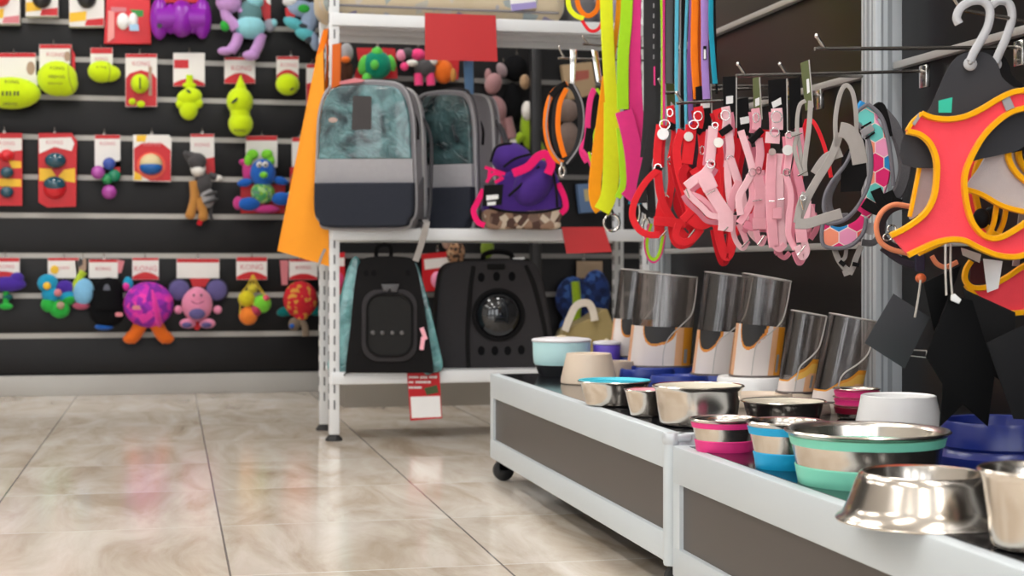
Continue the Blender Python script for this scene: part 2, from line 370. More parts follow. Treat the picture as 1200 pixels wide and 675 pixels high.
# unseen shop front added behind the camera: dark piers and lintel stripe the steel reflections
fr_ = MB(); fm = mat('reflection_pier', (58, 56, 56), .6)
for xx in (-4.6, -2.9, -1.2, .5, 2.2): fr_.bb((xx, -3.62, 0), (xx + .55, -3.5, 3.1), fm)
fr_.bb((-4.6, -3.62, 2.55), (3.6, -3.5, 3.1), fm); fr_.bb((-4.6, -3.62, 0), (3.6, -3.5, .25), fm); fr_.bb((3.3, -3.62, 0), (3.6, -3.5, 3.1), fm)
struct(fr_, 'wall_front_added')
# slatted back wall: boards and the aluminium strips in the slots between them
rows = [-17, 24, 68, 113, 160, 207, 252, 299, 346, 393]
zs = [onY(50, y, YB).z for y in rows]
bw = MB(); zz = [2.6] + zs + [.085]
for a, b in zip(zz[:-1], zz[1:]):
    bw.bb((-4.6, YB, b + .0098), (2.6, YB + .03, a - .0098), blackslat, .004)
bw.bb((-4.6, YB + .03, 0), (2.6, YB + .12, 3.1), blackslat)
struct(bw, 'wall_back')
for i, z in enumerate(zs):
    t = MB(); t.bb((-4.6, YB + .004, z - .0095), (2.6, YB + .03, z + .0095), alu_slot); t.bb((-4.6, YB - .003, z - .013), (2.6, YB + .012, z - .008), alu_slot)
    struct(t, 'trim_%d' % (i + 1))
struct(MB().bb((-4.6, YB - .02, 0), (2.6, YB + .03, .086), plinth_m, .003), 'baseboard_back')
# the slatted bay that stands forward behind the white shelving
by = thing('slatwall_bay', 'black slatted bay with grey kick plate behind the white shelving unit', 'shop fixture', (1.3, 6.2, 0))
m = MB(); m.bb((.66, 6.2, .09), (2.5, 6.26, 2.5), blackslat); part(m, 'back_panel', by)
m = MB(); m.bb((.66, 6.0, 0), (2.5, 6.26, .1), mat('kick_grey', (140, 134, 126), .55)); part(m, 'kick_plate', by)
for py in (96, 207, 300, 345):
    z = onY(600, py, 6.2).z; part(MB().bb((.66, 6.185, z - .01), (2.5, 6.2, z + .01), mat('dull_slot', (110, 108, 106), .5)), 'slot_rail', by)
x = onY(628, 100, 6.02).x
part(MB().bb((x - .02, 6.005, .1), (x + .02, 6.045, 2.0), mat('black_post', (38, 38, 40), .4), .003), 'post', by)

# ceiling lamps
def emis(name, c, s):
    m = bpy.data.materials.new(name); m.use_nodes = True; nt = m.node_tree; nt.nodes.clear()
    o = nt.nodes.new('ShaderNodeOutputMaterial'); e = nt.nodes.new('ShaderNodeEmission'); e.inputs['Color'].default_value = c + (1,); e.inputs['Strength'].default_value = s
    nt.links.new(e.outputs[0], o.inputs['Surface']); return m
LAMP = emis('lamp_diffuser', (1, .975, .94), 17)
k = 0
for ly in (-1.6, .9, 3.4, 5.6):
    for lx in (-2.6, -.7, 1.0):
        t = thing('ceiling_lamp', 'white panel lamp flush in the ceiling, row %s from the entrance, %s' % (('first', 'second', 'third', 'fourth')[k // 3], ('by the left wall', 'in the middle', 'over the display podiums')[k % 3]), 'lamp', (lx, ly, 3.06), 'ceiling panel lamps'); k += 1
        part(MB().bb((lx - .16, ly - .66, 3.05), (lx + .16, ly + .66, 3.1), white_metal, .004), 'housing', t)
        part(MB().bb((lx - .14, ly - .64, 3.044), (lx + .14, ly + .64, 3.05), LAMP), 'diffuser', t)

# ================================================================== gondola wall on the right
g = thing('gondola_wall', 'black panelled gondola with silver posts and rails behind the display podiums', 'shop fixture', (XW, 2.6, 0))
part(MB().bb((XW, .3, .02), (XW + .05, YE, 2.4), blackpanel), 'back_panel', g)
def post(y0, y1, x0):
    m = MB(); w = y1 - y0
    m.bb((x0, y0, 0), (XW + .01, y1, 2.45), alu, .003)
    for q in (.22, .46, .54, .78): m.bb((x0 - .0008, y0 + w * q - .0025, 0), (x0 + .004, y0 + w * q + .0025, 2.45), alu_groove)
    for q in (.25, .5, .58): m.bb((x0 + (XW - x0) * q - .0022, y0 - .0008, 0), (x0 + (XW - x0) * q + .0022, y0 + .003, 2.45), alu_groove)
    part(m, 'post', g)
post(2.735, 2.80, 1.325); post(4.14, 4.2, 1.335); post(1.3, 1.365, 1.325)
for z, rr in ((1.151, .007), (.938, .007), (.594, .007)):
    part(MB().bb((XW - .022, .35, z - rr), (XW - .004, 2.73, z + rr), rail_m, .002).bb((XW - .022, 2.805, z - rr), (XW - .004, 4.135, z + rr), rail_m, .002), 'hook_rail', g)

# ================================================================== podiums
def podium(label, y0, y1, zt, zb, X0=.808, X1=1.35, cap=False):
    t = thing('display_podium', label, 'podium', ((X0 + X1) / 2, (y0 + y1) / 2, 0), 'low display podiums')
    fr = MB(); tr, brl, st = .062, .05, .035
    for xa, xb in ((X0, X0 + .03), (X1 - .03, X1)):
        fr.bb((xa, y0, zt - tr), (xb, y1, zt), alu_frame, .004); fr.bb((xa, y0, zb), (xb, y1, zb + brl), alu_frame, .004)
        e = .0012; fr.bb((xa + e, y0 + e, zb + .01), (xb - e, y0 + st, zt - .01), alu_frame); fr.bb((xa + e, y1 - st, zb + .01), (xb - e, y1 - e, zt - .01), alu_frame)
    for ya, yb in ((y0, y0 + .03), (y1 - .03, y1)):
        e = .0014; fr.bb((X0 + .01, ya + e, zt - tr), (X1 - .01, yb - e, zt - e), alu_frame); fr.bb((X0 + .01, ya + e, zb + e), (X1 - .01, yb - e, zb + brl), alu_frame)
    part(fr, 'frame', t)
    part(MB().bb((X0 + .02, y0 + .03, zt - .02), (X1 - .02, y1 - .03, zt + .0008), blackglass), 'top_panel', t, 'glossy black top')
    part(MB().bb((X0 + .008, y0 + .03, zb + .04), (X0 + .014, y1 - .03, zt - .055), graphite), 'side_panel', t, 'graphite front panel')
    part(MB().bb((X0 + .03, y0 + .01, zb + .04), (X1 - .03, y0 + .016, zt - .055), graphite), 'side_panel', t)
    part(MB().bb((X0 + .03, y1 - .016, zb + .04), (X1 - .03, y1 - .01, zt - .055), graphite), 'side_panel', t)
    for yy in (y0, y1):
        if cap and yy == y0:
            c0 = (X0 + .004, yy + .010, 0)
            m = MB(); m.lathe(c0, [(.012, zb - .001), (.0135, zb + .003), (.0135, zt - .016)], alu_frame, 24); cp_ = part(m, 'corner_post', t)
            m = MB(); m.lathe(c0, [(.0138, zt - .018), (.0155, zt - .013), (.016, zt - .004), (.013, zt + .001), (0, zt + .002)], alu, 24); m.box((X0 + .02, yy + .010, zt - .007), (.034, .028, .014), alu, None, .005, 3); part(m, 'corner_cap', cp_, 'satin steel corner cap')
        for xx in (X0 + .028, X1 - .05):
            y = yy + (.035 if yy == y0 else -.035); c = MB()
            c.lathe((xx, y, .027), [(0, -.012), (.022, -.012), (.0265, -.008), (.0265, .008), (.022, .012), (0, .012)], rubber, 24, R=Matrix.Rotation(math.pi / 2, 3, 'X'))
            c.bb((xx - .016, y - .012, .025), (xx + .016, y + .012, zb + .002), rubber, .003); part(c, 'caster', t)
    return t
Z1, Z2 = .274, .256
podium('low silver framed podium on casters, end of the row nearest the white shelving', 2.424, 3.90, Z1, .056, cap=True)
podium('low silver framed podium carrying the mint green bowl, cut off by the photo edge', .95, 2.418, Z2, .04)

# ================================================================== white shelving unit
SY0, SY1 = 4.86, 5.22; SX0, SX1 = onY(386, 400, SY0).x, onY(764, 280, SY0).x
s = thing('shelving_unit', 'white metal shelving unit with slotted uprights and three shelves', 'shelving', ((SX0 + SX1) / 2, (SY0 + SY1) / 2, 0))
UW = .032
for xa in (SX0, SX1 - UW):
    for ya, yb in ((SY0, SY0 + .035), (SY1 - .035, SY1)):
        m = MB(); m.bb((xa, ya, .02), (xa + UW, yb, 2.0), white_metal, .002)
        z = .1
        while z < 1.97:
            m.bb((xa + .0135, ya - .0008, z), (xa + .0185, ya + .002, z + .029), slotdark)
            m.bb((xa - .0008, ya + .008, z), (xa + .002, ya + .014, z + .030), slotdark); m.bb((xa - .0008, ya + .022, z), (xa + .002, ya + .028, z + .030), slotdark)
            z += .051
        part(m, 'upright', s)
        part(MB().lathe((xa + UW / 2, (ya + yb) / 2, 0), [(.027, 0), (.027, .006), (.018, .016), (.012, .021)], rubber, 20), 'foot', s)
SZ = [.2186, .674, 1.353]
for z in SZ:
    m = MB(); m.bb((SX0 + .006, SY0 - .008, z - .04), (SX1 - .002, SY0 + .004, z), white_metal, .004)
    m.bb((SX0 + .02, SY0, z - .012), (SX1 - .02, SY1, z), white_metal); m.bb((SX0 + .02, SY1 - .012, z - .04), (SX1 - .02, SY1, z), white_metal, .003)
    m.bb((SX0 + .02, SY0 + .12, z - .03), (SX1 - .02, SY0 + .14, z - .012), white_metal, .003); m.bb((SX0 + .02, SY0 + .24, z - .03), (SX1 - .02, SY0 + .26, z - .012), white_metal, .003)
    part(m, 'shelf', s)
fp = PL((0, SY0 - .012, 0), (0, -1, 0))
m = MB(); m.slab(fp, [(498, 15), (581, 18), (583, 72), (498, 70)], signred, .002, .004)
single(m, 'price_sign', 'plain red card clipped to the front of the top white shelf', 'sign')
m = MB(); m.slab(PL(onY(660, 267, SY0 - .014), (0, -1, .35)), [(658, 266), (708, 266), (717, 295), (664, 297)], signred, .002, .004)
single(m, 'price_sign', 'small plain red card slanting from the right of the middle white shelf', 'sign')
t = thing('price_tag', 'red bordered price tag with a blank white box on the lowest shelf edge', 'price tag', fp.at(498, 492))
m = MB(); m.slab(fp, [(477, 437), (515, 436), (518, 490), (481, 493)], cardred, .002, .003)
for (x0, y0, x1, h) in ((479, 441, 491, 2.2), (492.5, 441, 501, 2.6), (503, 440.5, 513, 2.6), (479, 447, 485, 1.8), (487, 446.5, 506, 2.6), (479, 453, 495, 2.4)):
    xs = x0
    while xs < x1 - 1:                      # white print, too small to read in the photograph
        wd = random.choice((1.2, 1.6, 2.0)); m.slab(fp, [(xs, y0), (xs + wd, y0 - .1), (xs + wd, y0 + h), (xs, y0 + h + .1)], labelwhite, .0005, .0036); xs += wd + .5
part(m, 'card', t)
m = MB(); m.slab(fp, [(481, 465), (515.5, 464), (517, 488.5), (482.5, 490)], labelwhite, .001, .0036); part(m, 'blank_box', t)
m = MB(); m.slab(fp, [(497, 455), (512, 451), (514, 460), (500, 463)], mat('stamp_green', (66, 84, 44), .6), .001, .004); part(m, 'sticker', t)
# ================================================================== toys on the slatted back wall
WP = PL((0, YB, 0), (0, -1, 0))
def peg(x, y, what, pl=WP, ln=.075):
    k = pl.k(x, y); m = MB()
    m.tube([pl.at(x, y + 2, .002), pl.at(x, y + 2, ln - .012), pl.at(x, y + .5, ln - .003), pl.at(x, y - 4, ln)], .0018, wire, False, 8)
    m.slab(pl, [(x - 1.6, y + 1), (x + 1.6, y + 1), (x + 1.6, y + 5), (x - 1.6, y + 5)], wire, .003, .004)
    return single(m, 'peg_hook', 'short chrome peg hook carrying the ' + what, 'hook', 'peg hooks on the slatted wall')
def header(m, pl, x0, y0, x1, y1, off, band=.16, swoosh=True, txt=None, base=cardwhite, sw=.30):
    w, h = x1 - x0, y1 - y0
    m.slab(pl, [(x0, y0), (x1, y0), (x1, y1), (x0, y1)], base, .004, off)
    if band: m.slab(pl, [(x0 + .4, y0 + .2), (x1 - .4, y0 + .2), (x1 - .4, y0 + h * band), (x0 + .4, y0 + h * band)], cardred, .0008, off + .0008)
    if swoosh:
        P = [(x0 + .3, y1 - .3)] + [(x0 + .3 + (w - .6) * i / 8, y1 - h * sw * math.sin(math.pi * (.12 + .76 * i / 8)) - .3) for i in range(9)] + [(x1 - .3, y1 - .3)]
        m.slab(pl, P, cardred, .0008, off + .0009)
    if txt: m.ptext(pl, 'KONG', x0 + w * txt[0], y0 + h * txt[1], txt[2], cardpink, off + .0012)
    return m
def toy(name, label, cat, base, peg_at=None, what=None, group='toys on the slatted back wall', off=.05, pl=WP):
    t = thing(name, label, cat, pl.at(base[0], base[1], off), group)
    if peg_at: peg(peg_at[0], peg_at[1], what or label, pl)
    return t
def sub(t, name, fn, label=None):
    m = MB(); fn(m); return part(m, name, t, label)
C = .05
# --- first row (cut by the top edge of the photo)
def boxed(label, x0, x1, y1, ballm, deco, what):
    t = toy('boxed_toy', label, 'dog toy', ((x0 + x1) / 2, y1), ((x0 + x1) / 2, -40), what)
    m = MB(); m.slab(WP, [(x0, -36), (x1, -36), (x1, y1), (x0, y1)], cardwhite, .05, .07, .002)
    m.slab(WP, [(x0 + .5, y1 - 16), (x0 + (x1 - x0) * .5, y1 - 18), (x0 + (x1 - x0) * .48, y1 - 7), (x0 + .5, y1 - 5)], cardyellow, .001, .0712)
    m.slab(WP, [(x0 + (x1 - x0) * .5, y1 - 8), (x1 - .4, y1 - 10), (x1 - .4, y1 - 1), (x0 + (x1 - x0) * .45, y1 - 1)], cardred if deco else cardpink, .001, .0712)
    part(m, 'carton', t); m = MB(); m.pe(WP, (x0 + x1) / 2 + (0 if deco else -4), -2 if deco else -4, 11, 12, 9, ballm, .075); part(m, 'ball', t)
boxed('white toy carton with a red ball cut off at the top left corner', -14, 23, 28, plas('red_rubber', (214, 32, 44)), False, 'carton with the red ball')
boxed('white and yellow toy carton with a dark ball, second from the left along the top', 30, 68, 19, plas('dark_rubber', (34, 34, 38)), True, 'carton second from the left at the top')
boxed('white and yellow toy carton with a large black ball beside the red window box', 81, 122, 31, plas('dark_rubber', (34, 34, 38)), True, 'carton with the black ball')
t = toy('window_box_toy', 'red window box with small white and blue toys inside, left of purple bone', 'dog toy', (150, 52), (148, -6), 'red window box')
m = MB(); m.slab(WP, [(126, -22), (174, -22), (176, 8), (177, 51), (122, 51), (124, 8)], mat('red_carton', (214, 36, 46), .4), .035, .06, .002); part(m, 'carton', t)
m = MB(); m.slab(WP, [(127, 12), (134, 14), (134, 44), (126, 50)], mat('pale_red_flap', (232, 150, 146), .5), .004, .066); part(m, 'flap', t)
m = MB(); m.pe(WP, 144, 25, 7, 10, 5, labelwhite, .063); m.pe(WP, 156, 24, 5.5, 9, 5, labelwhite, .063); part(m, 'figure', t)
m = MB(); m.slab(WP, [(151, 29), (162, 28), (163, 36), (152, 36)], mat('pale_blue_print', (160, 196, 224), .5), .002, .081); part(m, 'blue_card', t); m = MB(); m.slab(WP, [(152, 11), (168, 12), (168, 19), (160, 20)], mat('green_print', (44, 140, 60), .5), .002, .0625); part(m, 'print', t)
m = MB(); m.slab(WP, [(130, 8), (148, 9), (148, 14), (130, 14)], cardpink, .001, .0625); part(m, 'print', t)
purp = plas('purple_rubber', (140, 30, 170), .28)
t = toy('rubber_bone', 'glossy purple ribbed rubber dog bone hanging on the top row', 'dog toy', (211, 48), (212, -8), 'purple rubber bone')
sub(t, 'body', lambda m: [m.pe(WP, x, 22, rx, ry, rx, purp, .085) for x, rx, ry in ((187, 11, 25), (200, 9, 18), (213, 16, 22), (227, 9, 18), (237, 11, 24))] + [m.pt(WP, [(184, 22), (240, 22)], 14, purp, .085, n=0, seg=16)])
sub(t, 'hole', lambda m: m.slab(WP, circ(187, 30, 3, 3.2), plas('dark_rubber', (34, 34, 38)), .003, .128)); sub(t, 'header_card', lambda m: header(m, WP, 183, -30, 240, 3, C, .2, False, (.5, .5, 8), cardred))
lil = plush('lilac_plush', (196, 150, 208)); aqua = plush('aqua_plush', (146, 208, 218)); dteal = plush('slate_teal_plush', (98, 136, 140)); grn = plush('green_plush', (52, 164, 62))
t = toy('plush_elephant', 'lilac and aqua plush elephant with a long trunk dangling two legs', 'plush toy', (290, 70), (300, -6), 'lilac plush elephant')
sub(t, 'body', lambda m: (m.pe(WP, 293, 32, 18, 14, 12, aqua, .09), m.pe(WP, 293, 16, 14, 16, 9, dteal, .085), m.pe(WP, 299, 2, 10, 8, 9, aqua, .085)))
sub(t, 'head', lambda m: (m.pe(WP, 268, 3, 15, 13, 11, lil, .1), m.pt(WP, [(264, 8), (266, 20), (273, 28), (277, 34)], 6.5, lil, .1, seg=14), m.pt(WP, [(276, 6), (283, 14)], 3, lil, .1), m.pe(WP, 264, 30, 6, 7, 5, grn, .1)))
sub(t, 'leg', lambda m: (m.pt(WP, [(280, 40), (276, 52), (270, 60)], 6.5, lil, .09, seg=14), m.pe(WP, 264, 60, 9, 5, 6, lil, .1))); sub(t, 'leg', lambda m: (m.pt(WP, [(306, 40), (303, 52), (298, 62)], 6.5, lil, .09, seg=14), m.pe(WP, 294, 65, 10, 6, 6, lil, .1)))
sub(t, 'arm', lambda m: (m.pe(WP, 316, 30, 7, 8, 5, plush('grey_plush', (150, 150, 164)), .08), m.pe(WP, 321, 27, 4, 5, 4, aqua, .085)))
sub(t, 'header_card', lambda m: (m.slab(WP, [(299, -20), (317, -20), (317, 22), (313, 28), (299, 2)], cardred, .004, .06), m.slab(WP, [(312, -20), (317, -20), (317, 6), (312, 2)], cardwhite, .001, .061)))
t = toy('plush_dragon', 'crumpled blue and grey plush with a red patch beside the white upright', 'plush toy', (350, 55), (350, -8), 'crumpled blue plush')
bgp = plush('blue_grey_plush', (150, 168, 196)); dkp = plush('dark_grey_plush', (62, 68, 76)); tqp = plush('turquoise_plush', (96, 186, 196))
sub(t, 'body', lambda m: [m.pe(WP, x, y, a, b, 7, c, .08, r) for x, y, a, b, c, r in ((352, 10, 16, 10, bgp, 0), (363, 22, 10, 20, bgp, 10), (345, 28, 14, 7, tqp, 25), (358, 40, 13, 8, tqp, 20), (354, 31, 12, 4, dkp, 5), (368, 48, 6, 12, bgp, -15), (362, 46, 6, 5, dkp, 0), (340, 2, 9, 6, labelwhite, 0))])
sub(t, 'patch', lambda m: m.slab(WP, [(334, 9), (346, 10), (346, 20), (338, 22), (335, 18)], cardred, .004, .09)); sub(t, 'badge', lambda m: m.pe(WP, 356, 10, 7, 5, 2, grn, .105))
# --- second row: felt balls
t = toy('football_toy', 'large neon yellow felt football cut off by the left photo edge', 'dog toy', (15, 128), (16, 62), 'large neon football')
sub(t, 'header_card', lambda m: (header(m, WP, -24, 62, 42, 100, C, .13, False, None), header(m, WP, -24, 88, 44, 112, C + .002, 0, True, None, cardwhite, .8), m.slab(WP, circ(36, 80, 5, 8), carddog, .001, C + .001)))
sub(t, 'ball', lambda m: (m.pe(WP, 13, 109, 34, 19, 17, tennis, .1), [m.slab(WP, [(x, 107), (x + 2, 107), (x + 2, 112), (x, 112)], ink, .004, .164) for x in (2, 7, 11, 16, 20)], m.ptext(WP, 'KONG', 14, 96, 5.5, ink, .158), m.ptext(WP, 'AIRDOG', 12, 122, 4.4, ink, .153), m.pt(WP, [(34, 96, -.02), (32, 110, -.005), (32, 122, -.02)], .5, tseam, .145)))
t = toy('felt_barrel_ball', 'neon yellow barrel shaped felt ball with dark print beside the football', 'dog toy', (68, 113), (63, 51), 'neon barrel ball')
sub(t, 'header_card', lambda m: (header(m, WP, 46, 52, 84, 84, C, .15, False, (.5, .38, 7)), m.slab(WP, [(82, 54), (88, 64), (88, 82), (82, 80)], cardred, .004, C), m.slab(WP, circ(79, 66, 4, 6), carddog, .001, C + .001)))
sub(t, 'ball', lambda m: (m.pe(WP, 67, 92, 23, 21, 17, tennis, .1), m.pe(WP, 76, 98, 15, 15, 13, tennis, .1), m.ptext(WP, 'KONG', 67, 80, 5.5, ink, .156), m.ptext(WP, 'AIRDOG', 66, 90, 5, ink, .165), m.ptext(WP, 'DOG TOY', 65, 98, 3.6, ink, .165), m.pt(WP, [(52, 76, -.02), (51, 90, -.004), (54, 106, -.02)], .5, tseam, .14), m.pt(WP, [(80, 76, -.015), (81, 92, 0), (86, 108, -.02)], .5, tseam, .152)))
t = toy('felt_squeak_ball', 'small neon yellow rounded felt toy on narrow card, third from left in ball row', 'dog toy', (122, 98), (118, 56), 'small rounded felt toy')
sub(t, 'header_card', lambda m: header(m, WP, 106, 56, 132, 80, C, .28, False, (.5, .55, 5)))
sub(t, 'ball', lambda m: (m.pe(WP, 119, 84, 16, 13, 12, tennis, .09), m.pe(WP, 128, 86, 13, 10, 10, tennis, .09), m.ptext(WP, 'KONG', 119, 79, 4, ink, .131), m.pt(WP, [(111, 74, -.015), (109, 84, 0), (111, 93, -.015)], .5, tseam, .118), m.pt(WP, [(127, 74, -.01), (129, 84, .004), (127, 95, -.01)], .5, tseam, .125)))
t = toy('ball_pack', 'red and white blister card with one small neon ball in its middle', 'dog toy', (165, 125), (164, 61), 'blister card with one neon ball')
sub(t, 'header_card', lambda m: (header(m, WP, 147, 63, 184, 125, C, .07, False, (.5, .19, 7)), m.slab(WP, [(147.5, 92), (152, 86), (165, 82), (179, 86), (183.5, 92), (183.5, 124.5), (147.5, 124.5)], cardred, .001, C + .001), m.slab(WP, [(174, 78), (178, 78), (178, 112), (174, 112)], carddog, .001, C + .0016)))
sub(t, 'ball', lambda m: (m.pe(WP, 164, 98, 10.5, 11.5, 10, tennis, .07), m.slab(WP, [(163.2, 91), (165, 91), (165, 104), (163.2, 104)], ink, .003, .107), m.pe(WP, 155, 119, 4, 4, 3, tennis, .055), m.pe(WP, 165, 122, 5, 4, 3, tennis, .055)))
t = toy('felt_figure', 'neon yellow felt jester figure hanging below a white card with a red square', 'dog toy', (222, 142), (222, 60), 'neon jester figure')
sub(t, 'header_card', lambda m: (header(m, WP, 203, 62, 240, 101, C, 0, True, None, cardwhite, .22), m.slab(WP, [(204, 70), (221, 70), (221, 80), (204, 80)], cardred, .001, C + .001)))
sub(t, 'body', lambda m: (m.pt(WP, [(222, 88), (222, 97), (221, 104)], 4, tennis, .075, seg=12), m.pe(WP, 222, 100, 8, 4, 4, tennis, .075), m.pe(WP, 222, 114, 15, 11, 11, tennis, .085, -15), m.pe(WP, 212, 122, 6, 6, 6, tennis, .09), m.pe(WP, 232, 121, 6, 6, 6, tennis, .09), m.pe(WP, 221, 128, 11, 13, 10, tennis, .085), m.slab(WP, circ(221, 107, 3.4, 1.6, 12, .6), ink, .003, .128)))
t = toy('felt_dumbbell', 'neon yellow felt toy of two joined balls, longest in the ball row', 'dog toy', (282, 160), (281, 65), 'toy of two joined neon balls')
sub(t, 'header_card', lambda m: header(m, WP, 263, 67, 299, 98, C, .1, True, (.55, .42, 8), cardwhite, .4))
sub(t, 'body', lambda m: (m.lathe(WP.at(282, 105, .085), [(.002, .062), (.009, .045), (.02, .02), (.03, -.01)], tennis, 20), m.pe(WP, 281, 119, 15.5, 17, 15, tennis, .085), m.pe(WP, 282, 145, 14.5, 15, 14, tennis, .085), m.pt(WP, [(281, 124), (282, 142)], 11.5, tennis, .085, n=0, seg=18), m.ptext(WP, 'KONG', 281, 153, 4.4, ink, .133), m.slab(WP, circ(275, 118, 5, 1.6, 12, -.7), ink, .003, .142)))
t = toy('felt_ball', 'single neon yellow ball hanging from a small red and white card', 'dog toy', (337, 112), (341, 63), 'single neon ball')
sub(t, 'header_card', lambda m: header(m, WP, 324, 66, 350, 92, C, .14, True, (.55, .4, 6.5), cardwhite, .4))
sub(t, 'ball', lambda m: (m.pe(WP, 337, 99, 14, 13, 13, tennis, .085), m.slab(WP, circ(342, 104, 2.5, 1.6, 12, -.5), ink, .003, .126)))
t = toy('ball_pack', 'dark red blister card of neon balls half hidden behind the orange bag', 'dog toy', (366, 131), (366, 72), 'half hidden ball card')
sub(t, 'header_card', lambda m: (header(m, WP, 359, 75, 376, 131, C, .08, False), m.slab(WP, [(359.3, 98), (375.7, 94), (375.7, 130.6), (359.3, 130.6)], cardred, .001, C + .001), m.slab(WP, [(361, 124), (367, 124), (367, 128), (361, 128)], cardwhite, .001, C + .002)))
sub(t, 'ball', lambda m: m.pe(WP, 370, 107, 6, 8, 6, tennis, .06))
# --- third row
tealg = mat('dark_teal_rubber', (24, 74, 92), .15, coat=.5); redrub = plas('red_rubber', (214, 32, 44), .3)
t = toy('ball_pack', 'tall red blister pack of three shiny balls cut by the left photo edge', 'dog toy', (8, 242), (5, 152), 'red pack of three balls')
sub(t, 'header_card', lambda m: (m.slab(WP, [(-16, 156), (26, 156), (26, 241), (-16, 241)], cardred, .012, .056), m.slab(WP, [(-16, 162), (25.6, 162), (25.6, 176), (-16, 180)], cardwhite, .001, .057), m.slab(WP, [(10, 188), (25, 189), (25, 197), (14, 197)], cardyellow, .001, .057), m.slab(WP, [(-10, 209), (25, 210), (25, 219), (-4, 218)], cardyellow, .001, .057), m.ptext(WP, 'KONG', 8, 168, 6, cardpink, .0575)))
for y, mm in ((182, redrub), (202, tealg), (225, tealg)): sub(t, 'ball', lambda m: m.pe(WP, 8, y, 8, 7, 7, mm, .065))
t = toy('ball_pack', 'tall red blister pack of two large dark balls with yellow wedges', 'dog toy', (67, 243), (64, 153), 'red pack of two balls')
sub(t, 'header_card', lambda m: (m.slab(WP, [(45, 156), (84, 156), (90, 164), (89, 242), (55, 243), (45, 237)], cardred, .02, .06), m.slab(WP, [(45.5, 162), (83.5, 161), (87, 168), (84, 177), (64, 172), (46, 180)], cardwhite, .001, .061), m.slab(WP, [(46, 197), (60, 198), (66, 207), (58, 211), (46, 212)], cardyellow, .001, .061), m.slab(WP, [(88, 197), (75, 199), (68, 207), (76, 212), (88, 214)], cardyellow, .001, .061), m.ptext(WP, 'KONG', 64, 167, 6.5, cardpink, .0615)))
sub(t, 'ball', lambda m: m.pe(WP, 65, 188, 12.5, 9.5, 9, tealg, .07)); sub(t, 'ball', lambda m: (m.pe(WP, 64, 220, 13, 13, 9, redrub, .066), m.pe(WP, 64, 216, 13, 9.5, 10, tealg, .07)))
t = toy('molecule_ball', 'cluster of pink, blue and green rubber balls on a silver white card', 'dog toy', (128, 236), (122, 155), 'cluster of coloured rubber balls')
sub(t, 'header_card', lambda m: (header(m, WP, 111, 158, 141, 196, C, .12, False, (.5, .27, 6)), m.slab(WP, [(133, 190), (141, 188), (141, 204), (133, 204)], cardred, .003, C)))
for x, y, r, c in ((128, 192, 7.5, (60, 84, 170)), (115, 202, 8, (178, 84, 172)), (134, 206, 7.5, (30, 130, 96)), (126, 210, 6.5, (40, 140, 80)), (128, 225, 8.5, (176, 74, 166))): sub(t, 'ball', lambda m: m.pe(WP, x, y, r, r, r, plas('rubber_%d' % c[0] + str(c[1]), c, .25), .085))
t = toy('ball_pack', 'square white and red box card with a blue and cream ball in a round hole', 'dog toy', (178, 213), (178, 154), 'card with the blue and cream ball')
sub(t, 'header_card', lambda m: (m.slab(WP, [(156, 158), (198, 158), (201, 162), (200, 213), (156, 212)], cardwhite, .02, .06), m.slab(WP, [(150 + 7, 174), (166, 168), (190, 168), (200, 176), (200, 212), (176, 212), (157, 200)], cardred, .001, .061), m.slab(WP, [(160, 158.4), (172, 158.4), (170, 166), (160, 166)], cardyellow, .001, .061), m.slab(WP, [(157, 200), (166, 206), (166, 211), (157, 211)], cardyellow, .001, .062), m.ptext(WP, 'KONG', 178, 169, 7, cardpink, .062)))
sub(t, 'ring', lambda m: m.slab(WP, circ(177, 194, 17, 16), mat('orange_ring', (226, 84, 60), .5), .002, .063)); sub(t, 'ball', lambda m: (m.pe(WP, 177, 192, 13, 12, 9, plas('cream_rubber', (214, 196, 150)), .066), m.pe(WP, 177, 196, 13.2, 9, 9.2, plas('blue_rubber', (22, 96, 172)), .068)))
dgp = plush('charcoal_plush', (76, 74, 76)); whp = plush('white_plush', (222, 218, 212)); tanp = plush('tan_suede', (186, 130, 66)); ltp = plush('pale_grey_plush', (150, 148, 150))
t = toy('plush_donkey', 'dark grey striped plush donkey with a white muzzle and tan legs', 'plush toy', (234, 262), (237, 153), 'plush donkey')
sub(t, 'header_card', lambda m: (header(m, WP, 223, 157, 251, 200, C, .08, False, (.5, .3, 6)), m.slab(WP, [(240, 186), (251, 184), (252, 202), (242, 204)], cardred, .002, C + .002)))
sub(t, 'head', lambda m: (m.pe(WP, 231, 189, 11, 10, 9, dgp, .09), m.pe(WP, 228, 184, 14, 5, 6, dgp, .09, 20), m.pe(WP, 232, 201, 8, 6, 8, whp, .1), m.pe(WP, 219, 183, 3, 7, 3, dgp, .085, -20)))
sub(t, 'body', lambda m: (m.pe(WP, 238, 215, 10, 13, 8, dgp, .085), m.pe(WP, 243, 232, 9, 12, 8, ltp, .085), m.pe(WP, 245, 228, 10, 3, 9, dgp, .087, -20), m.pe(WP, 246, 236, 10, 3, 9, dgp, .087, -20)))
sub(t, 'arm', lambda m: (m.pt(WP, [(245, 205), (254, 208)], 4, dgp, .085, n=0), m.pe(WP, 256, 209, 5, 4, 4, whp, .085)))
for p in ([(227, 212), (228, 232), (223, 252)], [(232, 232), (238, 248), (238, 254)]): sub(t, 'leg', lambda m: (m.pt(WP, p, 5.5, tanp, .09, seg=12), m.pe(WP, p[-1][0], p[-1][1], 6, 5, 5, tanp, .09)))
sub(t, 'tail', lambda m: (m.pt(WP, [(248, 238), (247, 252), (249, 258)], 2, dgp, .08), m.pt(WP, [(236, 256), (233, 264)], 3, red_web2, .08, n=0)))
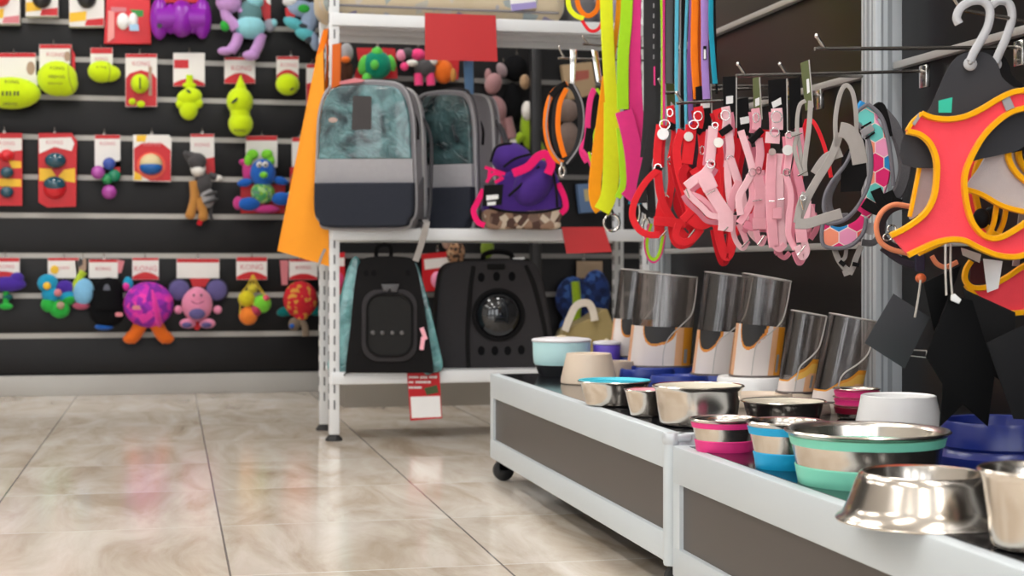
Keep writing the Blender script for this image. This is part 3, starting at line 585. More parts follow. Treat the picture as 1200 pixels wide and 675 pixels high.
blp = plush('blue_plush', (34, 92, 178)); mag = plush('magenta_plush', (190, 60, 130)); lgp = plush('lime_plush', (120, 200, 54)); patt = cells('patchwork_plush', 60, [(70, 150, 90), (120, 170, 60), (90, 130, 110), (150, 190, 120)], None, .95, 1)
t = toy('plush_monster', 'bright blue plush monster with lime horns and pink feet, largest in third row', 'plush toy', (308, 252), (307, 157), 'blue plush monster')
sub(t, 'header_card', lambda m: (header(m, WP, 288, 159, 325, 196, C, .15, False), m.slab(WP, [(282, 216), (334, 216), (334, 250), (282, 250)], cardred, .004, .045)))
hd = sub(t, 'head', lambda m: (m.pe(WP, 308, 203, 15, 17, 11, blp, .09), m.pe(WP, 287, 214, 9, 5, 5, blp, .09, -10), m.pe(WP, 329, 212, 9, 5, 5, blp, .09, 12), m.pe(WP, 309, 205, 5, 4, 4, lgp, .128)))
for x in (296, 313): sub(hd, 'horn', lambda m: (m.pe(WP, x, 181, 7, 6, 5, lgp, .085), m.pe(WP, x - 5 if x < 300 else x + 4, 188, 5, 7, 4, lgp, .085)))
for x in (304, 311): sub(hd, 'eye', lambda m: (m.pe(WP, x, 193, 3.5, 4, 3, whp, .122), m.pe(WP, x, 193.5, 1.5, 1.8, 1.5, dgp, .132)))
sub(t, 'body', lambda m: (m.pe(WP, 308, 226, 14, 13, 10, patt, .09), m.pe(WP, 290, 200, 6, 16, 5, mag, .075), m.pe(WP, 285, 190, 5, 4, 4, mag, .075)))
sub(t, 'foot', lambda m: (m.pe(WP, 292, 239, 13, 8, 7, blp, .1), m.pe(WP, 279, 238, 6, 8, 5, mag, .09))); sub(t, 'foot', lambda m: (m.pe(WP, 330, 233, 12, 8, 7, blp, .1), m.pe(WP, 340, 232, 5, 8, 5, tqp, .095))); sub(t, 'foot', lambda m: m.pe(WP, 312, 245, 16, 5, 6, mag, .09))
t = toy('plush_ball_card', 'red and white card with dark plush half hidden behind the orange bag', 'plush toy', (350, 220), (352, 157), 'half hidden plush card')
sub(t, 'header_card', lambda m: (header(m, WP, 342, 161, 362, 196, C, .14, False), m.slab(WP, [(340, 196), (362, 190), (362, 220), (340, 220)], cardred, .004, C)))
sub(t, 'body', lambda m: (m.pe(WP, 347, 208, 6, 6, 5, dgp, .075), m.pe(WP, 354, 214, 8, 8, 6, purple_w, .075)))
# --- fourth row
dpp = plush('deep_purple_plush', (72, 46, 150)); grp2 = plush('leaf_green_plush', (46, 170, 66)); cyp = plush('cyan_plush', (36, 150, 190)); sky = plush('sky_plush', (128, 186, 224)); orp = plush('orange_plush', (222, 106, 34)); pkp = plush('pink_plush', (226, 140, 172)); lvp = plush('violet_ear_plush', (96, 88, 138)); hop = plush('hot_pink_plush', (222, 60, 160)); vip = plush('violet_plush', (140, 44, 164))
t = toy('plush_flower', 'purple plush flower with a green stem at the left photo edge, fourth row', 'plush toy', (8, 362), (6, 298), 'purple plush flower')
sub(t, 'header_card', lambda m: header(m, WP, -16, 302, 23, 325, C, .2, True, (.6, .45, 6)))
sub(t, 'head', lambda m: (m.pe(WP, 8, 333, 22, 9, 8, dpp, .085), m.pe(WP, 20, 326, 8, 7, 6, dpp, .085))); sub(t, 'stem', lambda m: (m.pt(WP, [(7, 338), (7, 352), (6, 360)], 3.5, grp2, .08), m.pe(WP, 7, 359, 8, 4, 5, grp2, .085), m.pe(WP, 9, 348, 6, 4, 4, mat('dteal2', (14, 96, 92), .9), .08)))
t = toy('plush_blossoms', 'cluster of cyan and green round plush blossoms with yellow centre', 'plush toy', (66, 373), (75, 299), 'cyan and green plush blossoms')
sub(t, 'header_card', lambda m: (header(m, WP, 56, 302, 92, 326, C, .14, False, (.5, .5, 5)), m.slab(WP, circ(64, 316, 5, 5), cardyellow, .001, C + .002)))
for x, y, rx, ry, c in ((56, 332, 12, 11, cyp), (60, 345, 11, 10, cyp), (76, 338, 11, 10, dpp), (78, 346, 10, 8, cyp), (57, 357, 9, 9, grp2), (70, 362, 12, 11, grp2), (80, 350, 8, 8, grp2)): sub(t, 'petal', lambda m: m.pe(WP, x, y, rx, ry, 7, c, .085))
for x, y, c in ((55, 335, cardyellow), (68, 343, cardpink), (71, 358, carddog)): sub(t, 'centre', lambda m: m.pe(WP, x, y, 4.5, 4.5, 3, c, .113))
t = toy('plush_boot', 'pale blue plush with a yellow green top between blossoms and black slipper', 'plush toy', (98, 362), (97, 300), 'pale blue plush')
sub(t, 'header_card', lambda m: (m.slab(WP, [(88, 306), (101, 303), (101, 316), (90, 326)], carddog, .004, C), m.slab(WP, [(90, 306), (97, 304), (97, 310), (91, 314)], dgp, .001, C + .001)))
sub(t, 'body', lambda m: (m.pe(WP, 98, 342, 12, 16, 9, sky, .09, 6), m.pe(WP, 95, 358, 10, 5, 6, plush('rose_plush', (176, 84, 110)), .085), m.pt(WP, [(98, 318), (90, 332), (88, 342)], 4.5, plush('yellow_green_plush', (176, 200, 60)), .085)))
t = toy('plush_slipper', 'black plush slipper with a grey slot hanging beside the pink ball fish', 'plush toy', (126, 388), (122, 299), 'black plush slipper')
sub(t, 'header_card', lambda m: (header(m, WP, 104, 304, 138, 326, C, .15, False, (.5, .5, 6)), m.slab(WP, [(138, 304), (146, 306), (142, 320), (138, 320)], cardpink, .003, C)))
blk = plush('black_plush', (20, 20, 22))
sub(t, 'body', lambda m: (m.pe(WP, 126, 363, 21, 21, 12, blk, .085), m.pe(WP, 127, 342, 17, 17, 10, blk, .085), m.pt(WP, [(126, 340), (126, 362)], 17.5, blk, .08, n=0, seg=20), m.pe(WP, 122, 383, 11, 4, 7, blp, .082)))
sub(t, 'slot', lambda m: m.slab(WP, circ(125, 340, 4, 7), mat('slot_grey', (96, 98, 110), .6), .003, .125)); sub(t, 'badge', lambda m: m.slab(WP, rrect(135, 366, 144, 371, 2), cardpink, .004, .125))
t = toy('plush_ball_fish', 'round magenta and purple striped plush ball with orange fins below', 'plush toy', (174, 403), (170, 299), 'magenta ball fish')
sub(t, 'header_card', lambda m: header(m, WP, 155, 302, 186, 328, C, .12, True, (.5, .5, 9), cardwhite, .35))
stripe = cells('magenta_stripe_plush', 38, [(226, 60, 170), (124, 36, 150), (200, 44, 170), (150, 40, 170)], None, .95, 1)
sub(t, 'body', lambda m: m.pe(WP, 174, 357, 29, 27, 22, stripe, .1)); sub(t, 'band', lambda m: m.pe(WP, 182, 358, 7, 26.5, 23, hop, .102, -12)); sub(t, 'badge', lambda m: m.slab(WP, rrect(155, 358, 166, 363, 2), cardpink, .004, .175))
for p in ([(165, 380), (158, 392), (152, 397)], [(183, 380), (190, 392), (196, 397)]): sub(t, 'fin', lambda m: (m.pt(WP, p, 8, orp, .085, seg=14), m.pe(WP, p[-1][0], p[-1][1], 8, 6, 6, orp, .085)))
sub(t, 'ear', lambda m: (m.pe(WP, 150, 333, 6, 9, 4, cyp, .07), m.pe(WP, 148, 336, 4, 5, 3, hop, .08)))
t = toy('plush_mouse', 'pink plush mouse with huge dark violet ears and a violet belly', 'plush toy', (232, 388), (232, 299), 'pink plush mouse')
sub(t, 'header_card', lambda m: (header(m, WP, 207, 303, 257, 326, C, .2, False), m.slab(WP, [(222, 326), (246, 326), (242, 336), (226, 336)], cardred, .003, C)))
hd = sub(t, 'body', lambda m: (m.pe(WP, 231, 357, 18, 20, 13, pkp, .09), m.pe(WP, 231, 349, 13, 13, 12, pkp, .095)))
sub(hd, 'belly', lambda m: m.pe(WP, 231, 368, 9.5, 6.5, 4, lvp, .138))
for x in (210, 254): sub(hd, 'ear', lambda m: (m.pe(WP, x, 340, 14, 14, 4, mat('ear_dark', (40, 36, 56), .95), .075), m.pe(WP, x, 340, 12, 12, 4, lvp, .082)))
for x in (209, 255): sub(t, 'hand', lambda m: m.pe(WP, x, 363, 5, 5, 4, pkp, .09))
for x in (220, 243): sub(t, 'foot', lambda m: (m.pe(WP, x, 379, 9.5, 6, 6, pkp, .1), m.pe(WP, x - 1, 381, 6, 3.5, 3, lvp, .12)))
for x in (227, 236): sub(hd, 'eye', lambda m: m.pe(WP, x, 346, 1.3, 1.5, 1, dgp, .137))
sub(hd, 'mouth', lambda m: m.pt(WP, [(224, 353), (231, 356), (239, 353)], .5, mat('mouth_thread', (140, 60, 90), .9), .137)); sub(t, 'tail', lambda m: m.pe(WP, 231, 382, 4, 5, 3, redrub, .075))
t = toy('netted_balls', 'yellow net bag holding yellow, green and orange small balls', 'dog toy', (298, 380), (295, 299), 'net bag of small balls')
sub(t, 'header_card', lambda m: header(m, WP, 277, 301, 313, 328, C, .2, True, (.5, .45, 9), cardwhite, .35))
sub(t, 'net', lambda m: [m.pt(WP, p, .6, mat('net_cord', (220, 190, 60), .8), .1) for p in ([(296, 322), (290, 334), (283, 345), (281, 368)], [(296, 322), (300, 334), (309, 346), (316, 358)], [(296, 322), (295, 336), (296, 350)], [(297, 322), (304, 336), (316, 352)], [(281, 352), (296, 356), (315, 350)])])
for x, y, r, c in ((289, 350, 10, (210, 196, 40)), (307, 356, 11, (120, 204, 60)), (291, 370, 11, (236, 130, 50)), (300, 364, 7, (180, 60, 90)), (296, 338, 6, (206, 190, 60)), (311, 350, 5, (220, 90, 110))): sub(t, 'ball', lambda m: m.pe(WP, x, y, r, r, 8, plush('mini_ball_%d' % c[0], c), .085))
t = toy('plush_turtle', 'red patterned plush turtle with teal flippers beside the white upright', 'plush toy', (350, 398), (352, 299), 'red plush turtle')
redp = cells('red_print_plush', 70, [(196, 30, 46), (200, 34, 50), (206, 30, 46), (198, 32, 40), (210, 150, 60), (190, 28, 44)], None, .95, 1)
sub(t, 'header_card', lambda m: (header(m, WP, 339, 304, 372, 328, C, .1, True, (.5, .4, 6)), m.slab(WP, [(328, 305), (338, 305), (337, 334), (330, 334)], cardpink, .003, .045)))
sub(t, 'body', lambda m: (m.pe(WP, 352, 351, 20, 22, 13, redp, .09), m.pe(WP, 353, 370, 8, 6, 6, redp, .1)))
for p in ([(342, 362), (328, 368)], [(362, 362), (376, 366)]): sub(t, 'flipper', lambda m: m.pe(WP, (p[0][0] + p[1][0]) / 2, (p[0][1] + p[1][1]) / 2, 11, 6, 5, plush('teal_flipper', (12, 104, 104)), .08, -12 if p[0][0] < 350 else 10))
sub(t, 'head', lambda m: (m.pe(WP, 345, 380, 7, 8, 6, plush('taupe_plush', (128, 112, 96)), .1), m.pt(WP, [(350, 372), (357, 382), (358, 394)], 4, plush('taupe_plush', (128, 112, 96)), .1), m.pe(WP, 342, 382, 3, 3, 3, blp, .125)))
# ================================================================== on and around the white shelving
# orange felt bag hung on the left upright
t = thing('hanging_bag', 'long orange felt bag hanging on the left side of the white shelving unit', 'bag', onY(355, 310, 4.9))
op = PL((.45, 4.905, 0), (-.12, -1, 0)); ofelt = mat('orange_felt', (252, 160, 34), .8, bump=(200, .2), var=.04, vscale=30)
def quadtube(m, a, b, mtl, th=.004):         # four-cornered flaring bag: front sheet, back sheet and the folds between
    fr = [op.at(x, y, .03) for x, y in a]; bk = [op.at(x, y, -.05) for x, y in b]
    m.prism(fr, [p - op.N * th for p in fr], mtl, .001); m.prism(bk, [p - op.N * th for p in bk], mtl, .001)
    n = len(fr)
    for i, j in ((0, n - 1), (1, 2)):
        q = [fr[i], fr[j], bk[j] - op.N * th, bk[i] - op.N * th]; nn = (q[1] - q[0]).cross(q[2] - q[0]).normalized() * th
        m.prism(q, [p + nn for p in q], mtl)
m = MB(); quadtube(m, [(371, 66), (377, 60), (385, 312), (325, 294)], [(374, 60), (378, 56), (389, 303), (340, 288)], ofelt); part(m, 'body', t)
part(MB().pr(op, [(373, 70), (378, 52, -.01), (383, 36, -.02), (386, 60, -.04), (384, 110, -.06)], 7, orange_w, .0, t=.004), 'strap', t)
part(MB().pr(op, [(373, 312, .035), (377, 300, .037), (381, 292, .036)], 3, grey_web, .0), 'tab', t)
m = MB(); m.slab(PL((0, 5.08, 0), (-.5, -1, 0)), [(389, 52), (399, 50), (398, 100), (388, 104)], mat('rust_felt', (206, 96, 24), .85), .01, 0, .003); single(m, 'felt_pouch', 'narrow rust orange felt pouch hanging inside the left shelving upright', 'pouch')

# soft pet bed and bits on the top shelf
t = thing('pet_bed', 'beige circle patterned pet bed lying on the top white shelf', 'pet bed', onY(480, 18, 5.0))
z3 = SZ[2]; a = onY(372, 0, 5.0).x; b = onY(655, 0, 5.0).x
part(MB().box(((a + b) / 2, 5.03, z3 + .075), (b - a, .3, .15), bedprint, None, .055, 5), 'cushion', t)
part(MB().tube(cr([(a + .03, 4.885, z3 + .03), ((a + b) / 2, 4.876, z3 + .028), (b - .03, 4.885, z3 + .03)], 6), .004, grey_fab), 'seam', t)
bp_ = PL((0, 4.872, 0), (0, -1, 0))
m = MB(); m.slab(bp_, [(597, -8), (627, -10), (629, 8), (599, 12)], labelwhite, .002, .002); m.slab(bp_, [(598.5, 5), (628, 2), (629, 9), (600, 13)], mat('lilac_print', (160, 148, 206), .5), .001, .003); part(m, 'tag', t)
m = MB(); pl = PL((0, 4.9, 0), (0, -1, 0)); m.slab(pl, [(646, -12), (650, -12), (654, 19), (644, 19)], cardyellow, .006, 0, .002); m.slab(pl, [(647, -14), (651, -14), (652, 8), (646, 8)], hot_pink, .002, .002)
single(m, 'hang_tag', 'pink and yellow hang tag on the top shelf right of the pet bed', 'tag')
for x, c, l in ((672, mesh_grey, 'grey folded bundle lying at the right end of the top shelf'), (712, fab('mauve_fabric', (134, 128, 140)), 'mauve folded bundle lying behind the yellow leash on the top shelf')):
    p = onY(x, 20, 5.02); m = MB(); m.box((p.x, 5.03, z3 + .05), (.1, .22, .10), c, Matrix.Rotation(.2, 3, 'Z'), .04, 4); m.ell((p.x, 5.03, z3 + .10), (.045, .09, .02), c); single(m, 'folded_bundle', l, 'bundle')

# ---- backpack carriers with clear fronts
def backpack(label, c, yaw, w, h, dp, fl, strap, squeeze=0):
    t = thing('pet_carrier_backpack', label, 'pet carrier', c, 'clear fronted pet carrier backpacks'); b = math.radians(yaw); c = V(c)
    U = V((math.cos(b), -math.sin(b), 0)); N = V((-math.sin(b), -math.cos(b), 0)); W = UP
    hw = w / 2
    out = cr2([(-hw * .91, .024), (-hw * .7, 0), (hw * .7, 0), (hw * .91, .024), (hw, h * .14), (hw * .97, h * .5), (hw * .92, h * .8), (hw * .72, h * .965), (hw * .3, h), (-hw * .3, h), (-hw * .72, h * .965), (-hw * .92, h * .8), (-hw * .97, h * .5), (-hw, h * .14)], 5)
    sc2 = lambda q, k: [(x * k, (y - h / 2) * k + h / 2) for x, y in q]
    cx = lambda x, q: hw - (hw - x) * (1 - squeeze * min(1, q / .06) ** .6)      # the shell narrows behind its wide moulded front
    m = MB(); qs = [.008, .02, .04, .06, dp * .6, dp * .95, dp]
    m.loft([[c + U * cx(x * (1 if q < dp else .93), q) + W * ((y - h / 2) * (1 if q < dp else .95) + h / 2) - N * q for x, y in out] for q in qs], grey_fab); part(m, 'body', t)
    cut = lambda y0, y1, k: [(x, min(max(y, y0), y1)) for x, y in sc2(out, k)]
    def clip(y0, y1, k):
        P = sc2(out, k); o = []
        for i, (x, y) in enumerate(P):
            x2, y2 = P[(i + 1) % len(P)]
            if y0 <= y <= y1: o.append((x, y))
            for yy in sorted((y0, y1), key=lambda q: (q - y) * (1 if y2 > y else -1)):
                if (y - yy) * (y2 - yy) < 0: o.append((x + (x2 - x) * (yy - y) / (y2 - y), yy))
        return o
    part(MB().loc(c, U, W, N, clip(h * .47, h, .955), fl, -.012, .012, .006, 3), 'window', t, 'clear teal window')
    part(MB().loc(c, U, W, N, clip(h * .305, h * .472, .985), lgrey_fab, -.012, .014, .004), 'band', t)
    part(MB().loc(c, U, W, N, clip(0, h * .305, .995), navy_fab, -.014, .036, .022, 4), 'pocket', t, 'dark navy moulded pocket')
    for dd, mm, r in ((-.012, lgrey_fab, .005), (-.035, dgrey_fab, .003), (-dp * .75, piping, .006), (-dp, lgrey_fab, .005)):
        part(MB().tube([c + U * cx(x, -dd - .012) + W * y + N * dd for x, y in sc2(out, 1.012)], r, mm, True, 8), 'piping', t)
    # side: zip pull, mesh pocket and shoulder strap along the back edge
    S = lambda q, y, e=.004: c + U * (hw * .95 + e) - N * q + W * y
    part(MB().rib(cr([S(dp * .9, h * .9, -.03), S(dp * 1.02, h * .7, .02), S(dp * 1.06, h * .4, .024), S(dp * .9, h * .1, .02), S(dp * .55, .03, .012)], 6), .035, dgrey_fab, .008, side=N), 'shoulder_strap', t)
    part(MB().prism([S(q, y, .012) for q, y in ((.05, .03), (dp * .8, .03), (dp * .72, .17), (.06, .13))], [S(q, y, -.004) for q, y in ((.05, .03), (dp * .8, .03), (dp * .72, .17), (.06, .13))], mesh_grey, .004), 'side_pocket', t)
    part(MB().tube(cr([S(dp * .3, h * .8, -.006), S(dp * .34, h * .72, .004), S(dp * .3, h * .62, .006)], 5), .005, black_fab), 'zip_pull', t)
    part(MB().rib(cr([c + W * (h - .005) - N * dp * .5 + U * x + W * q for x, q in ((-.05, 0), (-.045, .02), (0, .028), (.045, .02), (.05, 0))], 5), .022, dgrey_fab, .006, side=N), 'handle', t)
    if strap:
        e = S(dp * .6, .03, .02); f = D(487, 306, depth(e) - .10)
        part(MB().rib(cr([e, S(dp * .35, .02, .03), D(500, 262, 4.83), D(495, 282, 4.835), f], 6), .02, grey_web, .003, side=RT), 'loose_strap', t)
        part(MB().loc(c, U, W, N, [(-.04, h * .67), (.022, h * .675), (.022, h * .9), (-.036, h * .905)], mat('brown_black_card', (48, 42, 42), .5), .013, .016), 'hang_tag', t)
        part(MB().loc(c, U, W, N, [(-.08, h * .985), (-.01, h * 1.0), (.0, h * 1.015), (-.03, h * 1.03), (-.08, h * 1.005)], cardpink, .0, .008), 'label', t)
        part(MB().loc(c, U, W, N, circ(-.1, h * .74, .014, .008, 14), mat('peach_sticker', (176, 150, 140), .5), .012, .0145), 'sticker', t)
    return t
p = onY(428, 266, 4.80); backpack('grey and navy pet backpack with teal window and black tag, front left on shelf', (p.x, 4.80, SZ[1]), 17, .315, .455, .25, teal_film, True, .27)
p = onY(519, 266, 5.02); backpack('grey pet backpack half hidden behind its twin on the middle shelf', (p.x - .005, 5.02, SZ[1]), 37, .245, .455, .2, dark_film, False, .3)

# ---- carriers on the lowest shelf
z0 = SZ[0]; cp = PL((0, 4.90, 0), (-.12, -1, 0))
t = thing('pet_carrier', 'black upright pet carrier with aqua side windows and pink zip tags', 'pet carrier', (onY(455, 436, 5).x, 5.0, z0))
part(MB().slab(cp, cr2([(405, 436), (411, 380), (416, 330), (422, 307), (436, 301), (474, 301), (486, 308), (494, 340), (503, 395), (508, 435), (498, 437), (412, 437)], 4), black_fab, .26, 0, .02, 3), 'body', t)
part(MB().slab(cp, cr2([(413, 302), (399, 345), (387, 410), (386, 436), (420, 436), (424, 320)], 4), aqua_film, .16, -.03, .015, 3), 'side_window', t, 'aqua clear left side')
part(MB().slab(cp, cr2([(488, 308), (500, 345), (512, 395), (519, 430), (509, 437), (494, 430), (484, 330)], 4), aqua_film, .16, -.03, .015, 3), 'side_window', t, 'aqua clear right side')
dr = rrect(430, 345, 483, 417, 17, 6)
m = MB(); m.slab(cp, rrect(424, 339, 489, 424, 20, 6), char_fab, .01, .006, .004); door = part(m, 'door', t, 'rounded charcoal mesh door')
m = MB(); m.slab(cp, dr, mat('black_mesh', (20, 20, 21), .7, bump=(900, .8)), .006, .009); part(m, 'mesh', door)
m = MB(); m.pt(cp, [(x, y) for x, y in dr], 1.6, black_fab, .009, True, 0); part(m, 'door_rim', door)
for x in (437, 448, 460, 471): part(MB().pe(cp, x, 390, 2.6, 2.6, 1.5, mat('grey_dot', (96, 94, 94), .3), .010), 'door_dot', door)  # four small grey dots in a row across the door
part(MB().slab(cp, [(447, 333), (468, 333), (465, 342), (459, 342), (457, 338), (454, 342), (449, 341)], plas('charcoal_plastic', (74, 72, 74)), .01, .016, .002), 'buckle', t)
for x in (429, 438, 478): part(MB().slab(cp, circ(x, 320, 3, 3.5), blk, .004, .003), 'vent', t)
part(MB().pr(cp, [(441, 303, -.08), (441, 292, -.08), (446, 287, -.08), (455, 287, -.08), (458, 292, -.08), (458, 303, -.08)], 5, black_fab, 0, t=.012), 'handle', t)
for p in ([(494, 384), (499, 398)], [(496, 395), (494, 410)]): part(MB().pr(cp, p, 5, pink_web, .01, n=0), 'zip_tag', t, 'pink white zip tag')
cp2 = PL((0, 5.05, 0), (-.1, -1, 0))
t = thing('pet_carrier', 'charcoal backpack carrier with a round bubble window on the lowest shelf', 'pet carrier', (onY(580, 436, 5).x, 5.05, z0))
part(MB().slab(cp2, cr2([(513, 420), (511, 380), (515, 330), (523, 311), (545, 306), (610, 304), (630, 312), (640, 345), (648, 395), (649, 425), (640, 436), (585, 437), (530, 436)], 4), char_fab, .17, 0, .045, 4), 'body', t)
for p in ([(549, 434, .003), (548, 390, .01), (551, 340, .01), (555, 312, .003)], [(645, 428, -.01), (637, 380, .006), (626, 335, .006), (616, 311, .002)]): part(MB().pr(cp2, p, 5, black_fab, -.002, t=.008), 'seam', t)
rng = [(x, y) for x, y in circ(584, 369, 29, 29, 36)]
m = MB(); k = cp2.k(584, 369); m.ell(cp2.at(584, 369, -.004), (27 * k, 27 * k, .038), mat('dark_dome', (26, 28, 32), .06, coat=.5), Matrix((cp2.U, cp2.W, cp2.N)).transposed(), 32, 20); bub = part(m, 'bubble_window', t, 'glossy bubble window'); part(MB().pt(cp2, rng, 2.2, black_fab, .003, True, 0), 'window_rim', bub)
for x, y in ((564, 325), (582, 324), (600, 324), (564, 411), (580, 411), (595, 411), (611, 410)): part(MB().slab(cp2, circ(x, y, 4, 5.5), blk, .004, .003), 'vent', t)
part(MB().slab(cp2, rrect(571, 309, 592, 316, 2), black_fab, .015, .008, .002), 'buckle', t)
part(MB().slab(cp2, [(601, 302), (614, 301), (615, 304), (602, 305)], labelwhite, .003, -.02), 'label', t)
part(MB().pr(cp2, [(566, 306, -.08), (568, 298, -.08), (582, 295, -.08), (598, 298, -.08), (600, 306, -.08)], 6, black_fab, 0, t=.014), 'handle', t)

# ---- purple bag
pp = PL((0, 4.95, 0), (-.15, -1, 0)); pur = fab('violet_nylon', (76, 44, 136)); magw = fab('magenta_strap', (240, 24, 110))
t = thing('pet_sling_bag', 'slumped purple nylon pet bag with magenta straps and camouflage base', 'bag', pp.at(610, 268))
m = MB(); m.slab(pp, cr2([(568, 246), (577, 226), (590, 205), (610, 196), (640, 188), (653, 205), (658, 228), (655, 247), (620, 250)], 4), pur, .2, 0, .035, 4); m.pe(pp, 600, 187, 25, 20, 22, pur, -.06, 15); m.pe(pp, 625, 215, 22, 30, 20, pur, -.01, 35); part(m, 'body', t)
part(MB().slab(pp, cr2([(570, 245), (612, 247), (656, 245), (657, 258), (653, 268), (612, 268), (574, 268), (569, 258)], 4), camo, .18, .004, .02, 3), 'base', t, 'camouflage base panel')
for p in ([(573, 243), (595, 248), (630, 249), (657, 244)], [(596, 230), (612, 215), (632, 195)], [(648, 200), (652, 225), (653, 243)], [(575, 190), (582, 172), (600, 168)], [(590, 196), (604, 186), (624, 180)]): part(MB().pt(pp, [(x, y, .03) for x, y in p], 1.5, black_fab, .0), 'binding', t)
part(MB().pr(pp, [(601, 203), (618, 196), (630, 184), (640, 181), (646, 192), (642, 204)], 10, magw, .05, t=.004), 'shoulder_strap', t)
part(MB().pr(pp, [(567, 222), (559, 238), (555, 248), (560, 260), (568, 264)], 7, magw, .03, t=.004), 'side_strap', t); part(MB().pr(pp, [(654, 215), (661, 230), (663, 243), (657, 250)], 7, magw, .02, t=.004), 'side_strap', t)
m = MB(); [m.pr(pp, p, 4, magw, .04) for p in ([(568, 196), (577, 199), (592, 204)], [(570, 214), (578, 204), (588, 206)], [(580, 214), (590, 208)], [(574, 196), (573, 210)])]; part(m, 'cord', t)
m = MB(); m.slab(pp, [(567, 217), (590, 216), (588, 240), (565, 242)], blackcard, .003, .055); m.slab(pp, [(570, 229), (584, 228), (584, 233), (570, 235)], labelwhite, .001, .0565); m.slab(pp, [(571, 237), (581, 236), (581, 240), (571, 241)], labelwhite, .001, .0565); part(m, 'hang_tag', t, 'black hang tag with white labels')

# ---- plush toys hanging on the bay behind the shelving
BP = PL((0, 6.2, 0), (0, -1, 0))
G2 = 'toys on the slatted bay behind the shelving'
def btoy(name, label, base, peg_at, what, cat='plush toy', off=.05): return toy(name, label, cat, base, peg_at, what, G2, off, BP)
t = btoy('plush_turtle', 'green and teal turtle toy peeking over the front pet backpack', (442, 100), (442, 50), 'green turtle toy')
sub(t, 'header_card', lambda m: (m.slab(BP, [(418, 56), (436, 56), (436, 68), (420, 72)], cardred, .004, .04), m.slab(BP, [(448, 56), (463, 57), (466, 92), (415, 92), (418, 80)], cardred, .004, .035)))
tel = plush('jade_plush', (10, 128, 100)); lim2 = plush('fern_plush', (90, 186, 74))
sub(t, 'body', lambda m: m.pe(BP, 442, 76, 17, 17, 12, tel, .08)); sub(t, 'head', lambda m: (m.pe(BP, 442, 62, 7, 7, 6, lim2, .09), m.pe(BP, 439, 76, 5, 6, 4, lim2, .118)))
sub(t, 'arm', lambda m: m.pe(BP, 426, 76, 6, 12, 6, lim2, .08, 15)); sub(t, 'arm', lambda m: m.pe(BP, 459, 74, 5, 10, 6, lim2, .08, -15)); sub(t, 'foot', lambda m: m.pe(BP, 430, 92, 6, 7, 5, lim2, .09))
t = btoy('plush_doll', 'dark grey and pink plush doll with candy striped arms above the backpacks', (497, 100), (490, 50), 'grey and pink doll')
hpk = plush('candy_plush', (236, 70, 130))
sub(t, 'head', lambda m: (m.pe(BP, 490, 64, 9, 7, 6, hpk, .08), m.pe(BP, 478, 62, 7, 6, 5, dgp, .08), m.pe(BP, 470, 65, 6, 7, 5, pkp, .08))); sub(t, 'body', lambda m: m.pe(BP, 498, 80, 13, 11, 9, dgp, .08))
sub(t, 'arm', lambda m: (m.pe(BP, 483, 74, 7, 4, 4, whp, .1), m.pe(BP, 474, 78, 5, 5, 4, hpk, .1))); sub(t, 'arm', lambda m: m.pe(BP, 508, 72, 5, 5, 4, whp, .09))
for x in (490, 504): sub(t, 'leg', lambda m: m.pt(BP, [(x, 86), (x + 1, 100)], 5, hpk, .085, n=0, seg=12))
t = btoy('plush_fox', 'orange plush toy with red card between the backpacks and blue bag', (525, 100), (522, 60), 'orange toy')
sub(t, 'header_card', lambda m: m.slab(BP, [(524, 70), (538, 70), (537, 93), (526, 94)], cardred, .004, .05)); sub(t, 'body', lambda m: (m.pe(BP, 520, 84, 12, 14, 8, orp, .075), m.pe(BP, 512, 74, 8, 6, 6, orp, .075), m.pe(BP, 531, 88, 4, 8, 4, tanp, .09)))
t = btoy('duck_toy', 'small orange beaked dark toy beside the left shelving upright', (408, 100), (404, 60), 'orange beaked toy')
sub(t, 'body', lambda m: (m.pe(BP, 406, 84, 8, 14, 8, plush('brown_plush', (70, 44, 34)), .07), m.pe(BP, 406, 62, 8, 12, 7, ltp, .07))); sub(t, 'beak', lambda m: m.pe(BP, 405, 70, 6, 4, 6, orp, .1))
m = MB(); m.slab(PL((0, 5.4, 0), (-.3, -1, 0)), [(543, 72), (554, 70), (556, 190), (550, 236), (546, 190), (545, 120)], mat('blue_sleeve', (112, 160, 210), .4), .02, 0, .004); m.slab(PL((0, 5.4, 0), (-.3, -1, 0)), [(548, 160), (557, 158), (558, 200), (551, 200)], mat('violet_sleeve', (86, 80, 160), .5), .01, .004)
single(m, 'slim_package', 'slim pale blue package hanging behind the second pet backpack', 'package')
dust = plush('dusty_pink_plush', (160, 120, 122))
t = btoy('plush_animal', 'dusty pink plush animal hanging in shadow above the purple bag', (580, 178), (590, 72), 'dusty pink plush animal')
sub(t, 'head', lambda m: (m.pe(BP, 578, 98, 10, 13, 9, dust, .09, 20), m.pe(BP, 588, 82, 6, 9, 5, plush('mauve_plush', (150, 130, 134)), .08, -25), m.pe(BP, 572, 88, 4, 8, 4, dust, .085)))
sub(t, 'body', lambda m: (m.pe(BP, 580, 130, 14, 18, 10, dust, .085), m.pe(BP, 565, 128, 5, 13, 5, dust, .09, 25)))
for p in ([(573, 140), (570, 174)], [(585, 142), (584, 174)], [(594, 138), (600, 162)]): sub(t, 'leg', lambda m: m.pt(BP, p, 6, dust, .085, n=0, seg=12))
lpg = plush('moss_plush', (150, 180, 40))
t = btoy('plush_frog', 'lime green plush with white belly behind the black bay post', (622, 186), (620, 96), 'lime green plush')
